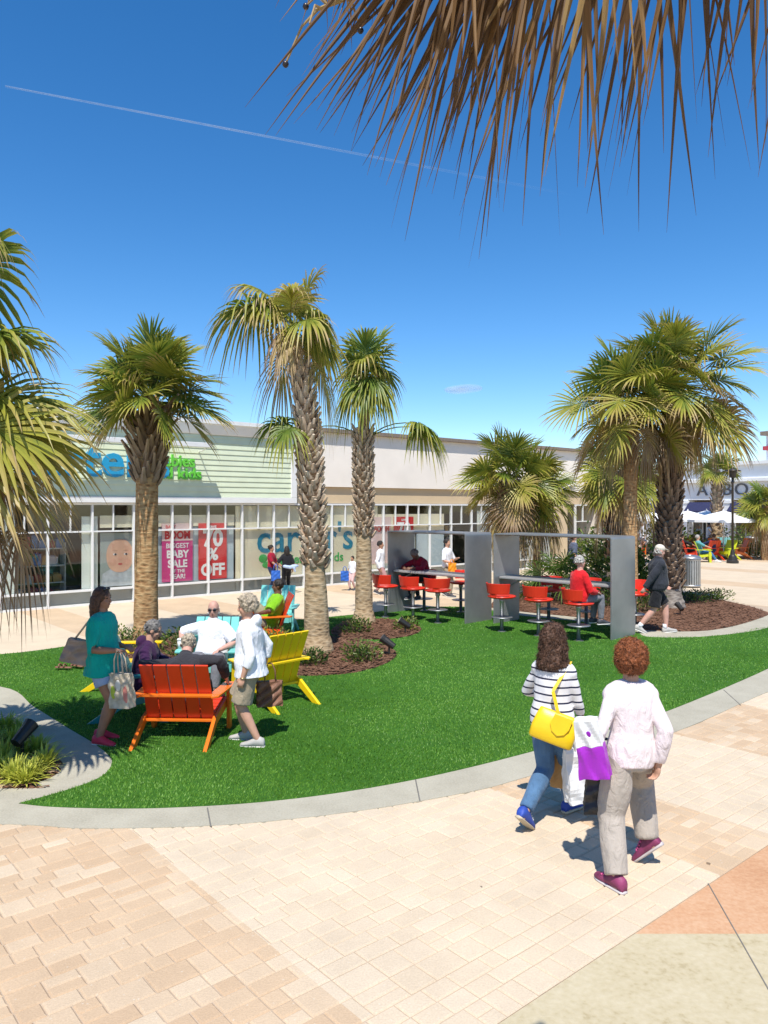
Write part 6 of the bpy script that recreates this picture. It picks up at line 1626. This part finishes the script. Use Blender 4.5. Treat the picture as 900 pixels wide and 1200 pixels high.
# the big pair on the right
palm('palm with a straight orange brown trunk and brown skirt, left of the grey palm', (6.13, 18.9, 0), [(0, 0, 0), (0, 0, .4), (.0, 0, 2.7), (.03, 0, 3.9), (.05, 0, 5.1)], [.22, .19, .165, .17, .13],
     MAT['trunk_orange'], dict(Lp=.95, Lb=1.15, n=34, w0=.056), full(32, -30, 85, (.14, .42), (.42, .72), st=.8, dry=.25), None, 6, 21, skirt=(.66, .92), dl=.62)
palm('stout palm with a grey shaggy trunk and a large drooping crown beside the walking man', (7.26, 19.2, 0), [(0, 0, 0), (-.02, 0, .35), (-.06, 0, 1.6), (-.02, 0, 3.0), (.08, 0, 4.7), (.12, 0, 5.55)], [.37, .27, .22, .21, .18, .14],
     MAT['trunk_grey'], dict(Lp=1.1, Lb=1.22, n=36, w0=.060), full(40, -34, 85, (.14, .42), (.44, .74), st=.8, dry=.28), (.5, 5.2, .25, .18, .25, .0125), 12, 22, skirt=(.64, .92), dl=.62)
# farther palms
palm('dark trunked palm standing behind the orange trunked palm', (7.95, 26.0, 0), [(0, 0, 0), (0, 0, 2), (0, 0, 3.4), (0, 0, 3.8)], [.33, .28, .26, .2], MAT['trunk_grey'],
     dict(Lp=.7, Lb=1.1, n=26, w0=.075), full(24, -40, 80, (.1, .35), (.4, .66)), (.6, 3.6, .26, .2, .05, .03), 6, 31)
palm('small pale palm growing before the navy awnings', (17.75, 40.5, 0), [(0, 0, 0), (0, 0, 2.5), (0, 0, 4.0), (0, 0, 4.5)], [.30, .24, .22, .17], MAT['trunk_tan'],
     dict(Lp=.55, Lb=.85, n=22, w0=.08), full(18, -15, 75, (.2, .42), (.4, .6)), (.5, 4.2, .25, .2, .5, .04), 0, 32)
palm('low leafy palm at the right edge by the far litter bin', (18.4, 36.5, 0), [(0, 0, 0), (0, 0, 1.4), (0, 0, 2.2), (0, 0, 2.6)], [.26, .22, .2, .15], MAT['trunk_orange'],
     dict(Lp=.65, Lb=1.0, n=24, w0=.075), full(26, -30, 80, (.12, .4), (.38, .6)), None, 3, 33)
palm('distant small palm seen between the two big trunks', (10.9, 33.5, 0), [(0, 0, 0), (0, 0, 1.8), (0, 0, 3.0), (0, 0, 3.4)], [.22, .2, .18, .14], MAT['trunk_grey'],
     dict(Lp=.7, Lb=1.1, n=22, w0=.085), full(20, -35, 75, (.15, .4), (.4, .62)), None, 3, 34)
# the palm in the planter at the left edge, trunk just out of sight
palm('large yellow green palm with a shaggy brown skirt at the left edge of the lawn', (-4.15, 6.75, 0), [(0, 0, 0), (0, 0, .5), (0, 0, 2.2), (0, 0, 3.25)], [.30, .24, .22, .17], MAT['trunk_tan'],
     dict(Lp=.66, Lb=1.12, n=40, w0=.05), [(R(a), R(e), lp, lb, t0, t1, dr, sg) for a, e, lp, lb, t0, t1, dr, sg in (
         (10, 34, .9, 1.0, .40, .66, .25, .2), (-18, 22, .95, 1.0, .44, .68, .28, .2), (30, 22, .95, .95, .42, .66, .25, .2), (4, 8, .8, .95, .5, .78, .35, .25),
         (-30, 4, .8, .95, .5, .8, .35, .25), (24, -2, .75, .9, .52, .8, .4, .25), (55, 14, .9, 1.0, .4, .7, .3, .2), (20, 62, 1.5, .85, .18, .7, .6, .2), (-12, 55, 1.35, .8, .2, .72, .7, .2),
         (50, 66, 1.5, .8, .18, .7, .6, .2), (5, 74, 2.35, .8, .14, .75, .7, .14), (40, 78, 2.3, .75, .16, .75, .7, .14), (-20, 70, 2.2, .8, .16, .78, .8, .16),
         (90, 50, 1, 1, .2, .6, .4, .2), (130, 30, 1, 1, .2, .6, .4, .2), (170, 45, 1, 1, .2, .6, .4, .2), (205, 40, 1, 1, .2, .6, .4, .2), (265, 66, .8, .9, .2, .6, .3, .2), (150, 5, 1, 1, .3, .7, .5, .3))],
     (.6, 3.0, .26, .17, .5, .03), 34, 41, skirt=(.74, .98), dl=.56, dz=.22, daz=(-65, 175))
pr = [o for o in bpy.data.objects if o.name.startswith('palm_tree') and o.parent is None][-1]
mm = MB(); q_ = random.Random(14)
frond(mm, Vector((.2, .25, 2.9)), R(28), R(-15), .5, .5, .86, .98, n=24, droop=1.0, sag=.9, r=q_, limp=1.0, w0=.03)
mm.build('hanging_frond', MAT['palm'], pr)

# the palm we stand beside: trunk behind us, old leaves hanging into the top of the view
root = thing('palm_tree', 'palm overhead whose dry brown leaf tips hang along the top of the picture', 'palm', (.75, -.75, 0), 0, 'palms on the plaza')
m = MB(); m.tube([(0, 0, -.05), (0, 0, .5), (0, 0, 2.5), (-.05, .05, 4.3)], [.3, .24, .22, .19], 18); m.build('trunk', MAT['trunk_tan'], root, smooth=True)
r_ = random.Random(77)
m = MB(); tp = Vector((-.05, .05, 4.5))
for k in range(20):
    frond(m, tp, k * 2.39996, R(75 - 4.2 * k + r_.uniform(-6, 6)), .6, .95, r_.uniform(.05, .3), r_.uniform(.4, .7), n=30, droop=.4, r=r_)
for k in range(16):  # extra fronds above the view, added to shade the hanging leaves
    frond(m, tp + Vector((0, 0, .1)), R(50 + 105 * k / 15), R(8 + 16 * (k % 3)), .55, .95, r_.uniform(.05, .3), r_.uniform(.4, .7), n=32, droop=.2, r=r_)
m.build('crown', MAT['palm'], root)
MAT['dry'] = leaf_material('dry_shaded_palm_leaf', [(0.0, (0.20, 0.17, 0.03)), (0.6, (0.40, 0.27, 0.11)), (0.85, (0.29, 0.165, 0.065)), (1.0, (0.15, 0.08, 0.033))], 0.4, 0.5)  # dry brown, set darker than other dead leaves to paint in overhead shade
m = MB()
# (hub in world coordinates, how far the blade points sideways, length, tone)
def hang(hub, az, Lb, t0, t1, n, spread, seed, w0=.022, lean=0.0):
    rr = random.Random(seed)
    hub = Vector(hub) + Vector((0, 0, .13)) - root.location
    Lb *= .90
    pst = [tp.lerp(hub, k / 6) + Vector((0, 0, .35 * math.sin(PI * k / 6))) for k in range(7)]
    m.tube(pst, [.02, .018, .016, .015, .014, .013, .011], 6, 0, .62)
    fwd = Vector((math.cos(az), math.sin(az), 0)); sd_ = Vector((-math.sin(az), math.cos(az), 0))
    for i in range(n):
        ph = R(spread) * (2 * i / (n - 1) - 1)
        d = (Vector((0, 0, -1)) * math.cos(ph) + sd_ * math.sin(ph) + fwd * rr.uniform(-.02, .22) + Vector((lean, 0, 0))).normalized()
        Ls = Lb * (.74 + .26 * math.cos(ph)) * rr.uniform(.72, 1.1)
        wv = d.cross(Vector((math.cos(az + rr.uniform(-.9, .9)), math.sin(az + rr.uniform(-.9, .9)), 0))).normalized()
        fv = wv.cross(d)
        vs, fs, ts = [], [], []
        cv = rr.uniform(.12, .42); bend = Vector((rr.uniform(-.06, .06), rr.uniform(-.04, .04), 0))
        jt = rr.uniform(-.08, .1)
        for j, t in enumerate((0, .2, .4, .6, .75, .88, 1.0)):
            p = hub + d * (Ls * t) + Vector((0, 0, -1)) * (cv * Ls * t * t * .8) + bend * t * t
            w = w0 * .68 * (.8, 1.0, .85, .6, .4, .22, .03)[j] * .5
            vs += [p - wv * w, p - fv * w * .7, p + wv * w]
            tn = t0 + (t1 - t0) * t + jt; ts += [tn, tn + .04, tn]
            if j: b = (j - 1) * 3; fs += [(b, b + 1, b + 4, b + 3), (b + 1, b + 2, b + 5, b + 4)]
        # a split tip
        m.add(vs, fs, 0, ts)
for a in ((W(640, -95, 1.50), R(92), .66, .80, .98, 30, 30, 1, .026, -.55), (W(600, -100, 1.44), R(96), .60, .82, 1.0, 22, 26, 8, .024, -.62), (W(560, -105, 1.40), R(98), .56, .76, .96, 22, 28, 7, .022, -.50), (W(690, -100, 1.52), R(90), .62, .80, .98, 20, 26, 12, .024, -.36),
          (W(762, -95, 1.56), R(84), .58, .84, 1.0, 13, 22, 2, .024, -.20), (W(720, -120, 1.47), R(88), .56, .40, .85, 10, 26, 3, .026, -.22), (W(815, -110, 1.52), R(80), .60, .84, 1.0, 10, 20, 4, .022, -.10), (W(885, -120, 1.50), R(80), .58, .86, 1.0, 9, 16, 5, .022, -.05),
          (W(950, -120, 1.50), R(80), .56, .86, 1.0, 8, 16, 9, .022, -.05), (W(400, -85, 1.46), R(105), .30, .72, .88, 9, 34, 6, .018, -.30), (W(470, -95, 1.44), R(100), .36, .76, .94, 12, 30, 16, .020, -.40),
          (W(640, -80, 1.53), R(90), .62, .9, 1.0, 8, 22, 17, .009, -.34), (W(800, -90, 1.53), R(84), .62, .9, 1.0, 8, 20, 18, .009, -.10), (W(600, -80, 1.46), R(94), .60, .9, 1.0, 8, 20, 19, .010, -.46)):
    hang(*a)
m.build('hanging_fronds', MAT['dry'], root)
m = MB()                                              # old fruit stalk with dark berries
st = [Vector(p) - root.location for p in ((W(470, -110, 1.45)), W(430, -40, 1.45), W(400, 0, 1.45), W(370, 12, 1.45))]
m.tube(st, [.007, .006, .005, .003], 6, 0, .75)
bl = []
for k in range(8):
    f = r_.uniform(.2, 1); i = min(2, int(f * 3)); p = st[i].lerp(st[i + 1], f * 3 - i)
    e = p + Vector((r_.uniform(-.07, .05), r_.uniform(-.04, .04), r_.uniform(-.09, .02)))
    m.tube([p, p.lerp(e, .5) + Vector((0, 0, .02)), e], [.003, .0025, .002], 5, 0, .8)
    if k % 2:
        q = MB(); q.ell(e, .0065, nu=8, nv=6); bl.append(q)
fst = m.build('fruit_stalk', MAT['palm'], root)
for q in bl: q.build('berry', pmat('berry_black', (.02, .015, .02), .35), fst, smooth=True)

# ------------------------------------------------------------------ low plants
def leafy(m, c, rad, h, n, tone, r, lw=.035, ll=.09):
    for _ in range(n):
        a = r.uniform(0, 2 * PI); q = rad * math.sqrt(r.random()); z = h * r.random() ** .8 * (1 - .45 * (q / rad) ** 2)
        p = Vector(c) + Vector((q * math.cos(a), q * math.sin(a), z))
        d = Vector((math.cos(a) * .7 + r.uniform(-.6, .6), math.sin(a) * .7 + r.uniform(-.6, .6), r.uniform(.1, 1.0))).normalized()
        s = d.cross(Vector((r.uniform(-1, 1), r.uniform(-1, 1), r.uniform(-.3, 1)))).normalized()
        L_ = ll * r.uniform(.6, 1.2); w_ = lw * r.uniform(.7, 1.2)
        nn = s.cross(d)
        tn = tone + r.uniform(-.25, .35)
        m.add([p, p + d * L_ * .5 + s * w_ * .5 - nn * .01, p + d * L_, p + d * L_ * .5 - s * w_ * .5 - nn * .01], [(0, 1, 2, 3)], 0, tn)
def shrub(label, loc, rad, h, n, tone, seed, name='shrub', group='small shrubs in the mulch beds', lw=.035, ll=.09):
    r = random.Random(seed)
    root = thing(name, label, 'shrub', loc, 0, group)
    m = MB()
    for k in range(7):
        a = k * .9; m.tube([(0, 0, -.02), (math.cos(a) * rad * .4, math.sin(a) * rad * .4, h * .5), (math.cos(a) * rad * .7, math.sin(a) * rad * .7, h * .85)], [.012, .008, .004], 5, 0, .2)
    m.build('stems', MAT['boot'], root)
    m = MB()
    for k in range(5):
        a = k * 1.257 + .4; leafy(m, (math.cos(a) * rad * .45, math.sin(a) * rad * .45, .02), rad * .6, h * r.uniform(.75, 1.05), n // 5, tone, r, lw, ll)
    m.build('foliage', MAT['shrub'], root)
for lab, px, rad, h, n, t, sd_ in (('leafy yellow green shrub between the orange chair and the yellow chair', (318, 770), .42, .55, 520, .62, 1), ('dark small shrub at the foot of the ragged palm', (366, 781), .24, .28, 240, .35, 2),
        ('small bright shrub in front of the slim palm, right of the ragged palm', (424, 777), .32, .36, 330, .5, 3), ('low green shrub beside the slim palm base', (418, 743), .3, .36, 280, .5, 4),
        ('small yellow green shrub near the right end of the slim palm bed', (476, 739), .26, .26, 220, .65, 5), ('upright shrub to the right of the smooth palm trunk behind the group', (218, 771), .4, .6, 460, .5, 6),
        ('shrub to the left of the smooth palm trunk behind the teal woman', (150, 766), .36, .5, 330, .48, 7), ('low spreading shrub behind the grey palm, on the mulch', (812, 706), .6, .4, 420, .35, 8), ('small shrub at the far edge of the right mulch bed', (838, 704), .5, .34, 300, .5, 9),
        ('green shrub at the foot of the orange trunked palm', (757, 718), .5, .8, 520, .4, 10), ('shrub with open stems behind the second table', (712, 712), .45, .9, 420, .3, 11)):
    shrub(lab, G(*px), rad, h, n, t, sd_)
for lab, px, Y, rad, h, n, t, sd_ in (('dark clipped bush left of the far seats', (722, 668), 28.0, 1.0, 1.7, 900, .35, 21), ('green bush behind the red far chairs', (795, 655), 38.5, 1.3, 1.6, 700, .5, 22), ('bush between the far lamp and the far bin', (880, 652), 42.0, 1.9, 1.6, 900, .45, 23),
        ('leafy bush behind the walking man', (742, 690), 23.0, .8, 1.5, 700, .4, 24), ('bush at the left of the far umbrellas', (778, 652), 41.0, 1.2, 2.2, 700, .5, 25), ('low hedge plant right of the far bin', (893, 650), 38.0, .9, .9, 500, .55, 26), ('tall bush under the hanging sign', (698, 660), 30, .7, 1.9, 600, .5, 27)):
    g0 = W(px[0], px[1], Y); shrub(lab, (g0.x, Y, 0), rad, h, n, t, sd_, group='bushes across the plaza', lw=.11, ll=.22)
# palmetto clumps behind the second table
for lab, px, Y, s, n, sd_ in (('dark green palmetto clump behind the seated man in red', (655, 652), 20.6, 1.0, 20, 51), ('smaller dark palmetto clump left of the right metal leg', (700, 660), 20.0, .62, 14, 52)):
    r = random.Random(sd_); g0 = W(px[0], px[1], Y)
    root = thing('palmetto_shrub', lab, 'shrub', (g0.x, Y, 0), 0, 'palmettos behind the tables')
    m = MB(); m.tube([(0, 0, 0), (0, 0, .5 * s)], [.12, .1], 10, 0, .2); m.build('stem', MAT['boot'], root)
    m = MB()
    for k in range(n):
        frond(m, Vector((0, 0, .45 * s)), k * 2.39996, R(80 - 4.2 * k * 20 / n), .62 * s, .72 * s, r.uniform(-.08, .1), r.uniform(.1, .3), n=24, droop=.25, r=r, w0=.035)
    m.build('foliage', MAT['palm'], root)
# strap leaved clumps in the near left planter
for k, (px, py, s, t, lab) in enumerate(((14, 876, 1.0, .45, 'green strap leaved clump at the left edge of the planter, above the spotlight'), (28, 886, .8, .6, 'strap leaved clump just right of the planter spotlight'), (52, 899, 1.0, .85, 'bright yellow green clump at the rounded end of the planter'),
        (38, 908, .95, .9, 'yellow green clump second from the rounded end of the planter'), (16, 915, 1.0, .85, 'yellow green clump nearest the pavement in the planter'), (2, 905, .9, .7, 'yellow green clump cut by the left edge of the picture'), (6, 858, 1.0, .4, 'dark green clump farthest up the planter'),
        (-10, 880, 1.0, .5, 'green clump half out of the picture on the left'), (22, 862, .8, .45, 'small green clump at the back of the planter near the walk'),
        (43, 882, .85, .6, 'green clump by the walk, between the spotlight and the rounded end'), (4, 892, 1.0, .75, 'light green clump in front of the planter spotlight at the left'), (30, 918, .8, .9, 'small yellow clump between the two clumps nearest the pavement'))):
    r = random.Random(60 + k); root = thing('strap_leaf_plant', lab, 'plant', G(px, py), 0, 'strap leaved plants in the planter')
    m = MB()
    for _ in range(95):
        a = r.uniform(0, 2 * PI); o = Vector((math.cos(a), math.sin(a), 0)); sv = Vector((-o.y, o.x, 0))
        L_ = s * r.uniform(.24, .38); e = R(r.uniform(35, 85)); b = o * r.uniform(0, .05)
        vs, fs, ts = [], [], []
        for j, tt in enumerate((0, .35, .7, 1)):
            p = b + o * (L_ * math.cos(e) * tt * 1.2) + Z * (L_ * math.sin(e) * tt - .5 * L_ * tt * tt * (1.2 - math.sin(e) * .5))
            w_ = (.008, .0095, .007, .001)[j]
            vs += [p - sv * w_, p + sv * w_]; ts += [t + r.uniform(-.2, .15) + .1 * tt] * 2
            if j: fs.append((2 * j - 2, 2 * j - 1, 2 * j + 1, 2 * j))
        m.add(vs, fs, 0, ts)
    m.build('leaves', MAT['lily'], root)
